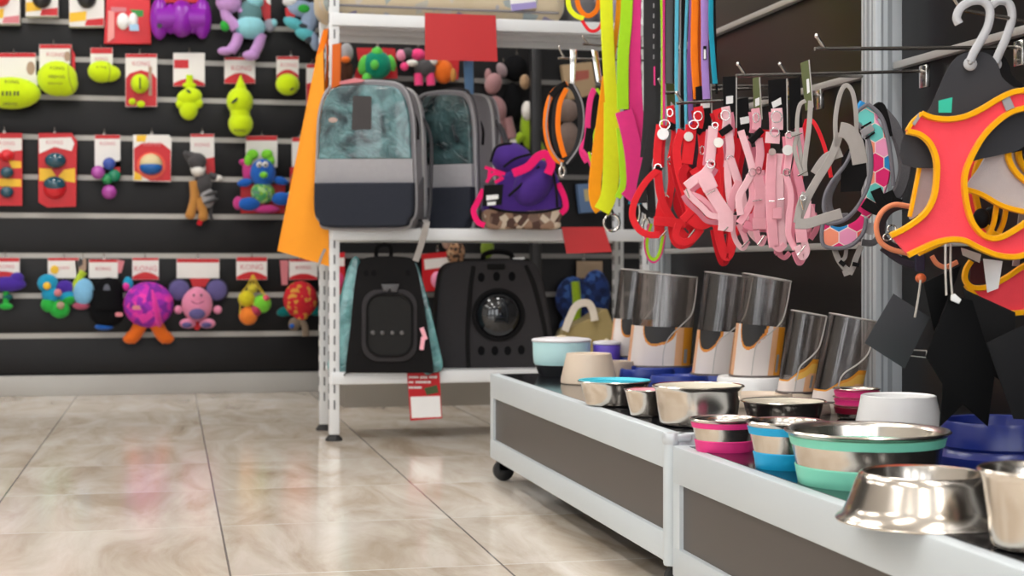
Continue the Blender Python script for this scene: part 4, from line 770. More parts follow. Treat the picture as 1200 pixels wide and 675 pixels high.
sub(t, 'body', lambda m: (m.pe(BP, 622, 150, 13, 26, 9, lpg, .07), m.pe(BP, 618, 130, 7, 12, 8, whp, .09), m.pt(BP, [(612, 158), (602, 168)], 5, lpg, .085, n=0))); sub(t, 'leg', lambda m: m.pt(BP, [(628, 168), (640, 192)], 7, lpg, .08, n=0, seg=12)); sub(t, 'hand', lambda m: m.pe(BP, 602, 166, 5, 4, 4, whp, .09))
t = btoy('plush_dog', 'black plush dog with tan muzzle hanging above the purple bag', (610, 140), (606, 60), 'black plush dog')
sub(t, 'head', lambda m: (m.pe(BP, 604, 80, 15, 16, 9, blk, .05), m.pe(BP, 615, 96, 6, 9, 6, plush('beige_plush', (160, 130, 100)), .09))); sub(t, 'body', lambda m: m.pe(BP, 600, 122, 12, 26, 8, blk, .045))
# dim goods further right on the bay and behind the lower carriers
t = btoy('tan_package', 'tan and red printed package hanging behind the metal strip hooks', (675, 120), (676, 66), 'tan package', 'package')
sub(t, 'bag', lambda m: m.slab(BP, [(658, 76), (694, 72), (700, 110), (664, 118)], mat('tan_bag', (176, 150, 116), .6), .03, .06, .008)); sub(t, 'print', lambda m: m.slab(BP, [(668, 84), (690, 82), (690, 92), (670, 96)], mat('brick_print', (170, 90, 76), .6), .002, .062))
t = btoy('plush_bear', 'taupe plush seen through the orange dog collar behind it', (662, 180), (664, 112), 'taupe plush')
tau = plush('mid_taupe_plush', (130, 112, 104)); sub(t, 'body', lambda m: (m.pe(BP, 664, 130, 14, 14, 9, tau, .07), m.pe(BP, 666, 162, 13, 20, 9, tau, .07)))  # one even taupe over the whole bear
t = btoy('printed_package', 'blue and yellow printed package behind the yellow leash on the bay', (690, 250), (690, 212), 'blue and yellow package', 'package')
sub(t, 'bag', lambda m: m.slab(BP, [(676, 216), (704, 214), (706, 248), (680, 250)], mat('blue_bag', (92, 120, 160), .5), .03, .06, .008)); sub(t, 'print', lambda m: m.slab(BP, [(684, 222), (698, 221), (698, 234), (686, 236)], mat('pale_print', (196, 180, 130), .6), .002, .062))
for i, (poly, stripe_, l, w) in enumerate((([(386, 296), (404, 296), (404, 345), (386, 345)], [(386.5, 302), (403.5, 302), (403.5, 312), (386.5, 312)], 'red and white toy card just right of the white upright, lower shelf', 'red card by the upright'),
        ([(494, 298), (530, 294), (531, 340), (496, 342)], [(497, 304), (528, 301), (529, 312), (498, 316)], 'red and white toy card between the two lower carriers', 'red card between the carriers'))):
    t = btoy('carded_toy', l, poly[2], (sum(p[0] for p in poly) / 4, 290), w, 'dog toy')
    sub(t, 'header_card', lambda m: (m.slab(BP, poly, cardred, .006, .06), m.slab(BP, stripe_, cardwhite, .001, .061))); sub(t, 'toy', lambda m: m.pe(BP, sum(p[0] for p in poly) / 4, 328, 8, 10, 7, pkp if i else hpk, .075))
t = btoy('plush_leopard', 'spotted brown plush hanging just under the middle shelf', (534, 310), (534, 280), 'spotted plush'); sub(t, 'body', lambda m: (m.pe(BP, 534, 296, 11, 15, 8, leopard, .07), m.pe(BP, 524, 284, 6, 8, 5, plush('fawn_plush', (170, 140, 124)), .07)))
t = btoy('plush_lizard', 'moss green plush hanging just under the middle shelf', (570, 305), (568, 276), 'moss green plush'); sub(t, 'body', lambda m: m.pe(BP, 571, 291, 8, 12, 6, plush('dull_moss_plush', (110, 130, 44)), .07))
bluep = cells('blue_tie_dye_plush', 45, [(26, 52, 110), (16, 32, 74), (46, 80, 140), (22, 42, 92)], None, .95, 1)
t = btoy('plush_bone', 'blue mottled plush in a clear pack behind the khaki bag', (682, 420), (684, 300), 'blue mottled plush')
sub(t, 'body', lambda m: (m.pe(BP, 672, 350, 22, 26, 10, bluep, .07), m.pe(BP, 698, 346, 18, 30, 10, bluep, .07), m.pe(BP, 680, 388, 26, 26, 10, bluep, .07))); sub(t, 'trim', lambda m: m.pt(BP, [(674, 330), (676, 355), (675, 378)], 5, lpg, .11)); sub(t, 'header_card', lambda m: m.slab(BP, [(676, 306), (706, 306), (706, 326), (676, 326)], mat('tan_header', (150, 128, 104), .6), .005, .06))

# khaki bag with cream strap on the lowest shelf
kp = PL((0, 4.98, 0), (-.1, -1, 0)); khaki = fab('khaki_fabric', (160, 142, 96))
t = thing('carrier_bag', 'khaki folded pet bag with a cream strap behind the covered pots', 'bag', kp.at(690, 440))
part(MB().slab(kp, cr2([(658, 400), (668, 384), (690, 374), (709, 362), (715, 370), (724, 395), (728, 430), (726, 441), (660, 441)], 4), khaki, .16, 0, .02, 3), 'body', t)
part(MB().pr(kp, [(662, 388), (668, 372), (676, 358), (688, 355), (694, 362), (697, 376)], 9, fab('cream_web', (214, 204, 190)), .014, t=.004), 'strap', t)
m = MB(); p = onZ(650, 436, SZ[0]); m.box((p.x + .02, 5.08, SZ[0] + .03), (.16, .14, .06), plush('brown_cushion_fabric', (110, 84, 66)), None, .02, 3); single(m, 'brown_cushion', 'small brown cushion beside the khaki bag on the lowest shelf', 'cushion')
# ================================================================== hooks, harnesses, leashes and collars on the gondola
def hook(tip, root, z_rail, label, Xr=XW - .02, kind='display_hook', tail=True, up=.02):
    # a straight prong from the rail towards the aisle with an upturned tip; tip and root read in the photo
    Y = onX(root[0], root[1], Xr).y; a = onY(tip[0], tip[1], Y); zr = onX(root[0], root[1], Xr).z
    m = MB(); z1 = zr
    dx = .022
    m.tube(cr([V((Xr, Y, zr - .012)), V((Xr - .004, Y, zr)), V((Xr - .02, Y, zr)), V((a.x + dx, Y, a.z - up)), V((a.x + dx * .6, Y, a.z - up * .9)), V((a.x, Y, a.z))], 5), .0032, wire, False, 10)
    m.ell((a.x, Y, a.z), (.004, .004, .004), chrome)
    m.bb((Xr - .004, Y - .014, zr - .03), (Xr + .006, Y + .014, zr + .012), chrome, .002)
    return single(m, kind, label, 'hook', 'chrome display hooks on the gondola')
hook((957, 42), (1195, 56), .93, 'long dark prong hook reaching left across the silver post, upper one')
hook((865, 75), (1083, 84), .93, 'long dark prong hook carrying the grey loop collar below the upper prong')
hook((914, 75), (1030, 90), .93, 'shorter prong hook ending beside the silver post, behind the grey loop')
hook((772, 93), (905, 103), .93, 'prong hook of the front red harness', up=.03)
hook((803, 90), (925, 101), .93, 'prong hook of the second red harness, crossing the black cards', up=.02)
hook((793, 109), (960, 112), .9, 'low prong hook behind the pale pink harnesses', up=.02)
hook((1117, -4), (1300, 40), .9, 'prong hook carrying the clear hangers of the coral harnesses', Xr=XW - .02, up=.02)
hook((655, 55), (800, 72), .9, 'prong hook of the black and orange collar', up=.03)
hook((683, 43), (815, 60), .9, 'prong hook of the yellow and orange leash', up=.02)
hook((690, -40), (820, -24), .9, 'prong hook of the pink and lime leash, above the photo edge')
hook((744, -40), (860, -24), .9, 'prong hook of the broad leashes, above the photo edge')
# slanting steel display arm in front of the gondola panel, and the strip hangers
def dh(px, X=1.1): return X / ray(px, 313).x
def HP(px, X=1.1, tw=0):                       # a plane through the goods hung at this spot, turned a little
    return PL(D(px, 200, dh(px, X)), -FW + RT * tw)
def ring(m, pl, x, y, r, off=0, sq=1.0, tk=.8, rot=0): m.pt(pl, circ(x, y, r * sq, r, 14, rot), tk, chrome, off, True, 0, 6)
def hcard(label, poly, lab, mtl, X, edge=True):
    pl = HP(poly[0][0], X); t = thing('harness_card', label, 'hang card', pl.at(*poly[2]), 'harness hang cards')
    m = MB(); m.slab(pl, poly, mtl, .002, 0); cd_ = part(m, 'card', t)
    if edge and m: part(MB().pt(pl, poly[1:3], .7, edge_clear, .0, False, 0, 6), 'clear_edge', cd_, 'pale card edge')
    if lab: part(MB().slab(pl, lab, labelwhite, .0008, .0006), 'price_label', cd_, 'white price label')
    return t
hcard('olive backed harness card above the front red harness, black face', [(780, 90), (791, 90), (793, 150), (783, 152)], [(786, 119), (791, 124), (790, 132), (786, 128)], olive, 1.11)
hcard('black harness card with white label above the second red harness', [(815, 102), (833, 98), (835, 152), (817, 156)], [(821, 119), (832, 117), (832, 126), (821, 127)], blackcard, 1.10)
hcard('black rounded harness card with white label above the first pink harness', [(847, 90), (863, 89), (863, 150), (848, 152)], [(851, 113), (859, 112), (859, 121), (851, 122)], blackcard, 1.09)
hcard('black harness card with low white label between two pink harnesses', [(863, 116), (877, 114), (880, 160), (864, 162)], [(867, 138), (878, 136), (878, 144), (868, 146)], blackcard, 1.12, False)
hcard('olive edged harness card with small white label above the middle pink harness', [(882, 92), (890, 89), (893, 140), (884, 142)], [(885, 116), (890, 114), (890, 123), (885, 125)], olive, 1.10)
hcard('wide black harness card with tilted white label above the last pink harness', [(900, 94), (922, 92), (923, 162), (902, 164)], [(904, 120), (915, 114), (916, 122), (906, 127)], blackcard, 1.08)
hcard('tall olive card with a white strip label beside the grey loop collar', [(938, 74), (948, 70), (953, 126), (944, 130)], [(945, 93), (948, 92), (949, 108), (946, 110)], olive, 1.06)
hcard('black harness card in shadow behind the low prong hook', [(924, 92), (938, 90), (940, 150), (926, 152)], None, blackcard, 1.2, False)
def disc(t, pl, x, y, r, mm, off): part(MB().slab(pl, circ(x, y, r, r, 20), mm, .0015, off), 'name_disc', t, 'round steel disc' if mm is steel_sat else 'white round disc')
whdisc = mat('pale_steel_disc', (226, 222, 218), .25, metal=.3)
G3 = 'step-in harnesses on the gondola hooks'
def harness(label, base, X, web, straps, group=G3, tw=0, rings=(), clips=(), bars=(), name='dog_harness', extra=False, shade=None):
    pl = HP(base[0], X, tw); t = thing(name, label, 'dog harness', pl.at(*base), group)
    for s_ in straps:
        pts, wd, off = s_[:3]; mm = s_[3] if len(s_) > 3 else web
        part(MB().pr(pl, pts, wd * 1.22, mm, off, t=.0028), 'strap', t)
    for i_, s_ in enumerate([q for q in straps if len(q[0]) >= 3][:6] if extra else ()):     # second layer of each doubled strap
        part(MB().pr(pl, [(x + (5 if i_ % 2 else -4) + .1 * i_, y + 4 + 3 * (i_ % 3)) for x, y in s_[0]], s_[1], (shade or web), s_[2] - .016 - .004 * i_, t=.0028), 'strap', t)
    for r_ in rings:
        m = MB(); ring(m, pl, *r_); part(m, 'ring', t, 'steel ring')
    for c_ in clips: part(MB().pr(pl, c_[:2], c_[2], black_fab, c_[3], n=0, t=.007), 'buckle', t, 'black plastic buckle')
    for b_ in bars: part(MB().pt(pl, b_[:2], .9, chrome, b_[2], n=0), 'slider', t, 'steel slider bar')
    return t, pl
t, pl = harness('front red webbing dog harness with white disc and a wide hanging loop', (772, 282), 1.06, red_web, [
    ([(774, 146), (771, 170), (770, 196)], 8, .006), ([(780, 147), (777, 172), (776, 196)], 4, .002, red_web2),
    ([(785, 124), (787, 135), (786, 150)], 8, .0), ([(788, 136), (791, 152), (789, 172), (786, 186)], 7, -.004),
    ([(770, 200), (757, 213), (745, 233), (741, 252), (748, 268), (760, 275), (773, 275)], 6.5, .016),
    ([(771, 198), (773, 222), (779, 243), (792, 264), (804, 279)], 8, .012),
    ([(778, 230), (774, 252), (772, 276)], 10, .006), ([(766, 259), (782, 260), (800, 262), (812, 260)], 9, .018),
    ([(786, 188), (787, 214), (783, 240), (778, 252)], 7, .0), ([(789, 190), (797, 214), (793, 240), (802, 258)], 7, -.004, red_web2),
    ([(787, 262), (790, 280), (797, 287), (808, 284), (816, 272), (818, 262)], 8, -.004), ([(803, 280), (811, 273), (806, 262)], 6, .004)],
    rings=[(785, 132, 4.5, .006, .75), (779, 146, 5.5, .01, 1.1), (771, 197, 5, .012, .8), (787, 188, 4.5, .006, .8)], clips=[((783, 146), (792, 150), 8, .002), ((768, 196), (776, 199), 5, .01)], bars=[((771, 281), (781, 270), .02), ((804, 282), (814, 269), .014), ((779, 226), (784, 231), .014)])
disc(t, pl, 777, 157, 6.8, whdisc, .014)
t, pl = harness(extra=True, shade=red_web2, label='second red dog harness with dull steel disc behind the front red one', base=(815, 286), X=1.10, web=red_web, straps=[
    ([(818, 125), (820, 136), (818, 150)], 9, .0), ([(822, 150), (824, 176), (822, 198), (828, 226), (838, 250)], 9, -.004),
    ([(810, 146), (808, 170), (805, 192)], 11, .004), ([(806, 194), (800, 205), (808, 226), (818, 240)], 8, .004, red_web2),
    ([(799, 152), (793, 176), (797, 206), (806, 236), (812, 262)], 8, .0), ([(812, 198), (822, 218), (812, 244), (800, 258)], 8, .008),
    ([(806, 252), (820, 262), (832, 258)], 12, .006), ([(830, 200), (838, 220), (836, 246), (826, 262)], 8, -.004, red_web2), ([(796, 262), (792, 276), (800, 284), (812, 280), (822, 268)], 7, .002)],
    rings=[(818, 136, 5.5, .006, .9), (813, 146, 5, .008, 1.1), (823, 176, 5, .004, .5)], clips=[((812, 148), (822, 156), 7, .0)])
disc(t, pl, 807, 160, 5.5, steel_sat, .012)
t, pl = harness(extra=True, shade=red_web2, label='red dog harness with a long bottom loop behind the first pink harness', base=(851, 303), X=1.14, web=red_web2, straps=[
    ([(840, 128), (846, 150), (846, 190), (838, 226), (832, 244)], 9, .0, red_web), ([(862, 136), (864, 170), (860, 200), (866, 236)], 9, -.004),
    ([(842, 180), (850, 206), (846, 238), (838, 256)], 10, .004, red_web), ([(856, 190), (852, 220), (854, 244)], 8, .006),
    ([(840, 262), (845, 286), (851, 301), (857, 290), (860, 264)], 9, .004, red_web), ([(838, 262), (850, 258), (862, 262)], 9, .002), ([(898, 152), (896, 190), (898, 240)], 10, -.01), ([(880, 180), (884, 220), (882, 262)], 8, -.012)],
    rings=[(846, 136, 4, .003)], bars=[((850, 238), (860, 240), .01)])
t, pl = harness(extra=True, shade=pink_dark, label='first pale pink dog harness with steel disc and a bold crossing chest strap', base=(850, 272), X=1.05, web=pink_web2, straps=[
    ([(836, 148), (834, 170), (832, 190)], 9.5, .006), ([(850, 125), (852, 138), (851, 152)], 8.5, .0), ([(853, 152), (856, 172), (855, 186)], 8, -.002),
    ([(833, 193), (826, 203), (814, 211), (804, 219)], 9, .01), ([(804, 222), (810, 231), (822, 242), (832, 252), (846, 254)], 6, .012), ([(806, 226), (820, 231), (832, 241), (842, 252)], 5, .006, pink_web),
    ([(824, 208), (832, 222), (842, 238), (852, 252)], 12.5, .018), ([(826, 206), (833, 222)], 15, .02),
    ([(850, 248), (851, 262), (850, 271)], 15, .02), ([(856, 186), (862, 204), (869, 226), (873, 250), (881, 272), (893, 284)], 8, .008),
    ([(853, 188), (853, 210), (856, 236), (862, 244)], 7, .002), ([(866, 212), (858, 232), (856, 250)], 7, .01, pink_web),
    ([(861, 252), (859, 270), (864, 285), (871, 291), (876, 283)], 5, .004), ([(866, 262), (872, 276), (876, 286)], 6, .006, pink_web)],
    rings=[(850, 135, 6, .006, .85), (838, 147, 3.5, .012), (833, 192, 5, .014, .9), (856, 187, 4.5, .006, .9)], clips=[((844, 157), (857, 148), 8, .003)], bars=[((804, 221), (808, 232), .018), ((828, 228), (838, 223), .026), ((869, 290), (878, 281), .012), ((848, 271), (853, 266), .024)])
disc(t, pl, 842, 167, 5.8, steel_sat, .016)
t, pl = harness(extra=True, shade=pink_dark, label='second pale pink dog harness with black buckle and a knotted strap end', base=(891, 288), X=1.08, web=pink_web, straps=[
    ([(885, 127), (887, 142), (886, 152)], 8.5, .0), ([(868, 153), (873, 168), (878, 184), (882, 200)], 7, .004, pink_web2), ([(889, 162), (891, 180), (888, 198)], 8, .002),
    ([(888, 200), (891, 225), (890, 250), (890, 268)], 11, .006), ([(892, 200), (897, 226), (896, 262)], 7, .0, pink_dark), ([(878, 204), (882, 230), (874, 250), (866, 262)], 7, .002), ([(884, 198), (874, 216), (866, 232), (868, 252)], 7, .006, pink_web2),
    ([(882, 262), (898, 262)], 11, .012), ([(886, 270), (889, 282), (893, 285), (896, 276)], 6, .008), ([(872, 262), (884, 266), (882, 250)], 8, .0, pink_dark)],
    rings=[(886, 138, 5.5, .006, .6), (882, 202, 4.5, .008, .9), (889, 200, 4, .01, .7)], clips=[((879, 166), (893, 152), 8, .006)], bars=[((888, 287), (896, 276), .014), ((882, 236), (893, 234), .012)])
t, pl = harness(extra=True, shade=pink_dark, label='third pale pink dog harness of straight parallel straps with a grey disc', base=(911, 291), X=1.07, web=pink_web, straps=[
    ([(910, 127), (911, 140), (911, 152)], 11, .002, pink_web2), ([(906, 155), (905, 168)], 14, .006, pink_web2),
    ([(905, 180), (903, 215), (904, 250), (907, 290)], 10, .004), ([(914, 180), (913, 215), (914, 255), (917, 289)], 9, .0, pink_web2), ([(897, 205), (902, 230), (901, 262), (904, 286)], 6, -.004, pink_dark), ([(920, 195), (922, 230), (919, 262), (920, 284)], 6, -.004),
    ([(906, 250), (916, 250)], 11, .01), ([(907, 288), (914, 292), (920, 286)], 6, .004)],
    rings=[(910, 137, 6.5, .008, .95), (908, 155, 5, .01, 1.0)], clips=[((915, 156), (917, 174), 5, .004)], bars=[((901, 236), (908, 236), .014), ((912, 234), (919, 233), .01)])
disc(t, pl, 905, 178, 4.2, steel_sat, .014)
t, pl = harness(extra=True, shade=pink_dark, label='last pale pink dog harness ending in a knot below the grey strap', base=(940, 303), X=1.06, web=pink_web, straps=[
    ([(924, 156), (925, 175), (922, 200)], 7, .002), ([(921, 205), (927, 228), (925, 255), (924, 275), (932, 292)], 6, .004), ([(936, 150), (938, 175), (934, 200), (940, 232), (937, 262)], 8, .0, pink_dark), ([(946, 235), (944, 258), (938, 276)], 8, .006, pink_web2),
    ([(938, 262), (940, 284)], 11, .012), ([(934, 288), (940, 301), (945, 294), (942, 282)], 7, .01, pink_web2), ([(948, 240), (952, 256), (944, 270)], 7, .0)],
    rings=[(925, 158, 4, .006), (922, 202, 4, .006)], bars=[((935, 299), (944, 287), .018)])
disc(t, pl, 923, 176, 6.2, whdisc, .012)
# grey collar with the thin red lead beside it
t, pl = harness('thin red cord lead hanging between pink harness and grey collar', (952, 262), 1.10, red_web, [([(946, 138), (954, 144), (962, 160), (969, 182), (974, 208)], 4, .0), ([(938, 200), (937, 225), (939, 250)], 6, .004, red_web2), ([(946, 140), (940, 165), (938, 200)], 5, -.002, red_web2)], 'leads and collars on the gondola', name='dog_lead')
t, pl = harness('pale grey webbing harness hung by a narrow loop from the long prong', (985, 262), 1.02, grey_web, [
    ([(980, 172), (979, 140), (984, 112), (991, 100), (999, 108), (1003, 132), (1004, 168)], 4.5, .0), ([(984, 152), (994, 155), (1003, 168), (1008, 192)], 15, .006), ([(984, 156), (974, 184), (958, 210), (946, 232), (934, 262)], 8, .0),
    ([(932, 262), (946, 262), (966, 256), (986, 250)], 10, .012), ([(934, 260), (938, 240), (944, 226)], 7, .008), ([(986, 178), (968, 186), (955, 204)], 10, -.004),
    ([(944, 118), (937, 124), (934, 146), (937, 172), (942, 206)], 4, .0), ([(950, 118), (948, 150), (943, 190), (944, 206)], 5, .004), ([(927, 158), (934, 158), (931, 176), (940, 205)], 4, .006)],
    'leads and collars on the gondola', rings=[(941, 232, 3, .014)], bars=[((938, 234), (941, 246), .014), ((928, 160), (940, 156), .01), ((935, 206), (946, 200), .01)], name='dog_harness')
# hexagon print harness
t = thing('padded_harness', 'padded dog harness with colourful hexagon print and grey binding', 'dog harness', D(1010, 322, 2.62)); pl = PL(D(1010, 200, 2.60), -FW - RT * .2)
core = [(1016, 140), (1027, 160), (1033, 182), (1032, 208), (1023, 232), (1010, 250)]
part(MB().pr(pl, core, 21, hexmat, .004, t=.010), 'side_panel', t, 'hexagon print side panel')
part(MB().pr(pl, [(1019, 124), (1015, 132), (1017, 142)], 26, hexmat, .002, t=.01), 'neck_panel', t)
part(MB().slab(pl, cr2([(965, 263), (984, 266), (1002, 259), (1012, 249), (1010, 270), (998, 284), (980, 289), (967, 286)], 5), hexmat, .012, .008, .003), 'chest_panel', t, 'hexagon print chest panel')
for p, r in (([(1008, 148), (1018, 162), (1021, 186), (1019, 212), (1008, 238), (992, 256), (974, 262), (965, 259)], 2.6), ([(1017, 122), (1032, 136), (1040, 160), (1045, 192), (1047, 218)], 2.6), ([(1017, 122), (1006, 130), (1003, 140), (1008, 148)], 2.4), ([(965, 259), (963, 274), (966, 288), (984, 291), (1000, 286), (1012, 272), (1015, 256)], 2.4),
            ([(1003, 152), (998, 176), (990, 194), (974, 214), (966, 232), (966, 248), (976, 257)], 2.2)): part(MB().pt(pl, p, r, hexgrey, .008), 'binding', t, 'grey edge binding')
part(MB().pr(pl, [(1004, 158), (997, 186), (980, 210), (971, 232), (976, 252), (994, 254)], 9, mesh_grey, -.012, t=.006), 'lining', t, 'grey mesh lining')
part(MB().pr(pl, [(1034, 132), (1047, 148), (1056, 172), (1060, 198), (1054, 222), (1042, 236)], 15, mesh_grey, -.015, t=.012), 'back_pad', t, 'grey air mesh pad')
part(MB().slab(pl, [(986, 186), (1006, 158), (1014, 164), (1016, 206), (1009, 224), (985, 225)], blackcard, .003, -.004), 'inner_card', t, 'black card inside')
part(MB().pr(pl, [(1010, 157), (1023, 149)], 9, lgrey_fab, .014, n=0, t=.004), 'reflective_strip', t)
for p in ([(1009, 150), (1021, 143)], [(1014, 163), (1025, 155)]): part(MB().pr(pl, p, 2.2, blackcard, .013, n=0), 'binding_stripe', t)
part(MB().pr(pl, [(1022, 130), (1032, 124), (1038, 140), (1042, 160)], 9, black_fab, -.008, t=.006), 'handle', t)
for p in ([(1012, 237), (1028, 246), (1042, 247)], [(1026, 222), (1033, 236), (1044, 250)], [(1040, 225), (1048, 240), (1052, 232)]): part(MB().pr(pl, p, 13, black_fab, .016, t=.004), 'fastener', t, 'black hook and loop tab')
for p, w_ in (([(977, 289), (982, 303), (990, 314), (1000, 320)], 7), ([(1009, 288), (1003, 303), (998, 316), (988, 321)], 7), ([(992, 290), (990, 302), (984, 306)], 5)): part(MB().pr(pl, p, w_, grey_web, -.002, t=.003), 'strap', t, 'grey lower strap')
for p in ([(984, 306), (990, 311)], [(999, 309), (1007, 311)]): part(MB().pr(pl, p, 5, black_fab, .004, n=0, t=.008), 'buckle', t)
part(MB().slab(pl, circ(1020, 268, 8, 7), mat('silver_patch', (190, 188, 190), .4), .004, -.008), 'patch', t); part(MB().pr(pl, [(1010, 284), (1024, 284), (1034, 270), (1034, 256)], 8, mesh_grey, -.014, t=.006), 'belly_band', t)
# peach edged harness behind the coral one
t = thing('padded_harness', 'dark harness with peach edging half hidden behind the coral harness', 'dog harness', D(1070, 335, 2.36)); pl = PL(D(1060, 270, 2.36), -FW)
lp = [(1066, 242), (1048, 240), (1034, 248), (1027, 264), (1031, 282), (1044, 292), (1064, 297)]
part(MB().pt(pl, lp, 3.2, peach, .0, seg=12), 'edging', t, 'peach rolled edging'); part(MB().pr(pl, [(x + 6, y + (2 if y < 265 else -2), -.012) for x, y in lp], 8, mat('maroon_mesh', (54, 44, 48), .9), .0, t=.006), 'lining', t)
part(MB().pr(pl, [(1034, 290), (1050, 302), (1064, 309), (1080, 312)], 9, mat('plum_mesh', (48, 40, 52), .9), -.006, t=.01), 'chest_band', t); part(MB().pr(pl, [(1078, 296), (1078, 318)], 12, mat('navy_plum_fabric', (44, 40, 62), .9), .003, n=0, t=.006), 'tab', t)
part(MB().pr(pl, [(1092, 300), (1098, 309), (1108, 313), (1122, 307)], 6, peach, .0, t=.006), 'edging', t); part(MB().pe(pl, 1079, 326, 6.5, 6, 5, mat('orange_bead', (236, 120, 70), .4), .006), 'toggle', t, 'orange toggle')
m = MB(); [m.pt(pl, circ(x, y, 5, 4, 12), 1.2, chrome, .004, True, 0) for x, y in ((1045, 268), (1052, 280), (1040, 278))]; part(m, 'hardware', t)
# coral harnesses on clear hangers
def coral_h(label, d, dx, dy, tw, full):
    pl = PL(D(1120, 200, d), -FW + RT * tw); S = lambda P: [(x + dx, y + dy) for x, y in P]
    t = thing('vest_harness', label, 'dog harness', pl.at(1120 + dx, 300 + dy), 'coral harnesses on clear hangers')
    top = [(1080, 133), (1092, 138), (1110, 140), (1130, 137), (1150, 128), (1170, 116), (1188, 108), (1206, 106)]
    ri = [(1206, 126), (1186, 131), (1168, 143), (1152, 160), (1140, 180), (1131, 202), (1130, 222), (1134, 246), (1141, 264), (1154, 277), (1170, 279), (1190, 269), (1208, 256)]
    lo = [(1208, 296), (1190, 301), (1168, 299), (1146, 290), (1130, 282), (1112, 281), (1092, 286), (1064, 299)]
    le = [(1044, 276), (1062, 267), (1082, 252), (1093, 234), (1097, 212), (1097, 188), (1090, 169), (1078, 158), (1063, 154)]
    out = cr2(top, 4, False) + cr2(ri, 4, False) + cr2(lo, 4, False) + cr2(le, 4, False) + [(1062, 152), (1070, 142)]
    part(MB().slab(pl, S(out), coral, .008, 0, .002), 'chest_panel', t, 'coral chest panel')
    for p in (top, ri, lo, le): part(MB().pr(pl, [(x, y, .001) for x, y in S(p)], 7.5, saffron, 0, t=.013), 'binding', t, 'saffron yellow binding')
    part(MB().pr(pl, S([(1080, 133), (1070, 142), (1063, 153)]), 5, saffron, 0, t=.012), 'binding', t)
    part(MB().pr(pl, S([(1078, 134), (1070, 146)]), 5, lgrey_fab, .004, n=0, t=.004), 'reflective_strip', t); part(MB().pr(pl, S([(1178, 114), (1184, 128)]), 11, lgrey_fab, .004, n=0, t=.004), 'reflective_strip', t)
    # the back half of the vest, seen through the arm openings
    part(MB().slab(pl, S(cr2([(1077, 190), (1092, 188), (1094, 212), (1090, 236), (1070, 256), (1066, 250), (1073, 222)], 4)), lining, .006, -.035), 'lining', t, 'pale grey lining')
    part(MB().pr(pl, S([(1079, 188), (1074, 214), (1066, 254)]), 5, saffron, -.03, t=.01), 'binding', t)
    part(MB().slab(pl, S(cr2([(1134, 218), (1148, 196), (1162, 172), (1176, 156), (1192, 154), (1184, 178), (1190, 200), (1206, 216), (1206, 246), (1180, 240), (1152, 226)], 4)), lining, .006, -.035), 'lining', t)
    part(MB().pr(pl, S([(1194, 152), (1184, 166), (1182, 186), (1192, 204), (1208, 216)]), 8, saffron, -.03, t=.01), 'binding', t); part(MB().pr(pl, S([(1132, 222), (1150, 228), (1176, 242), (1208, 250)]), 7, saffron, -.03, t=.01), 'binding', t)
    part(MB().pr(pl, S([(1168, 240), (1164, 262), (1158, 276)]), 7, saffron, -.045, t=.008), 'binding', t)
    part(MB().pe(pl, 1150 + dx, 256 + dy, 10, 12, 8, blackcard, -.05), 'buckle', t)
    # card and hanger
    low_ = [(1206, 168), (1150, 186), (1110, 196)]
    hc = part(MB().slab(pl, S(cr2([(1058, 192), (1062, 152), (1086, 132), (1098, 108), (1108, 86), (1122, 66), (1142, 60), (1160, 64), (1170, 76), (1174, 90), (1188, 102), (1206, 110)] + low_, 3)), greycard if full else blackcard, .003, -.018), 'hanger_card', t, 'dark grey hanger card')
    if full: part(MB().slab(pl, [(1100, 118), (1116, 114), (1115, 132), (1100, 132)], mat('teal_mark', (24, 190, 160), .5), .001, -.0165), 'logo_mark', hc, 'teal mark')
    m = MB(); m.pt(pl, [(1124, 28), (1121, 20), (1127, 8), (1140, 1), (1153, 2), (1160, 12), (1158, 30), (1149, 48), (1141, 62), (1137, 72)] if full else [(1160, 8), (1170, 1), (1182, 4), (1186, 20), (1180, 42), (1172, 60), (1166, 74)], 5.2, hanger_clear, -.010, seg=12); m.pe(pl, 1137 if full else 1166, 75, 8, 8, 3, hanger_clear, -.013); m.pe(pl, 1137 if full else 1166, 73, 3, 3, 4, hanger_clear, -.009); part(m, 'hanger_hook', t, 'milky clear plastic hook')
    return t, pl
t, plc = coral_h('coral dog vest harness with saffron yellow binding on the nearest clear hanger', 2.12, 0, 0, -.05, True)
coral_h('coral dog vest harness hanging directly behind the nearest one, mostly hidden', 2.24, 12, -2, -.05, False)
pl = PL(D(1165, 340, 2.27), -FW - RT * .1)
t = thing('vest_harness', 'lower coral harness with saffron binding and white paper tag, at right edge', 'dog harness', pl.at(1165, 370), 'coral harnesses on clear hangers')
part(MB().slab(pl, cr2([(1130, 326), (1140, 338), (1158, 340), (1176, 330), (1194, 316), (1212, 308), (1212, 366), (1196, 369), (1176, 366), (1156, 357), (1140, 346)], 4), coral, .008, 0, .002), 'chest_panel', t)
for p in ([(1138, 306), (1132, 316), (1131, 328), (1140, 337), (1158, 336), (1178, 326), (1196, 314), (1214, 304)], [(1132, 334), (1146, 350), (1164, 361), (1184, 367), (1212, 364)]): part(MB().pr(pl, p, 7, saffron, .002, t=.012), 'binding', t)
part(MB().slab(pl, [(1138, 308), (1158, 304), (1158, 332), (1136, 334)], mat('maroon_lining', (64, 24, 30), .9), .004, -.01), 'lining', t)
part(MB().slab(pl, [(1152, 303), (1175, 306), (1170, 338), (1157, 343)], labelwhite, .001, .014), 'paper_tag', t, 'white paper tag'); part(MB().slab(pl, [(1126, 290), (1150, 298), (1148, 308), (1128, 299)], paper('cream_tag', (206, 198, 190)), .001, .02), 'paper_tag', t)
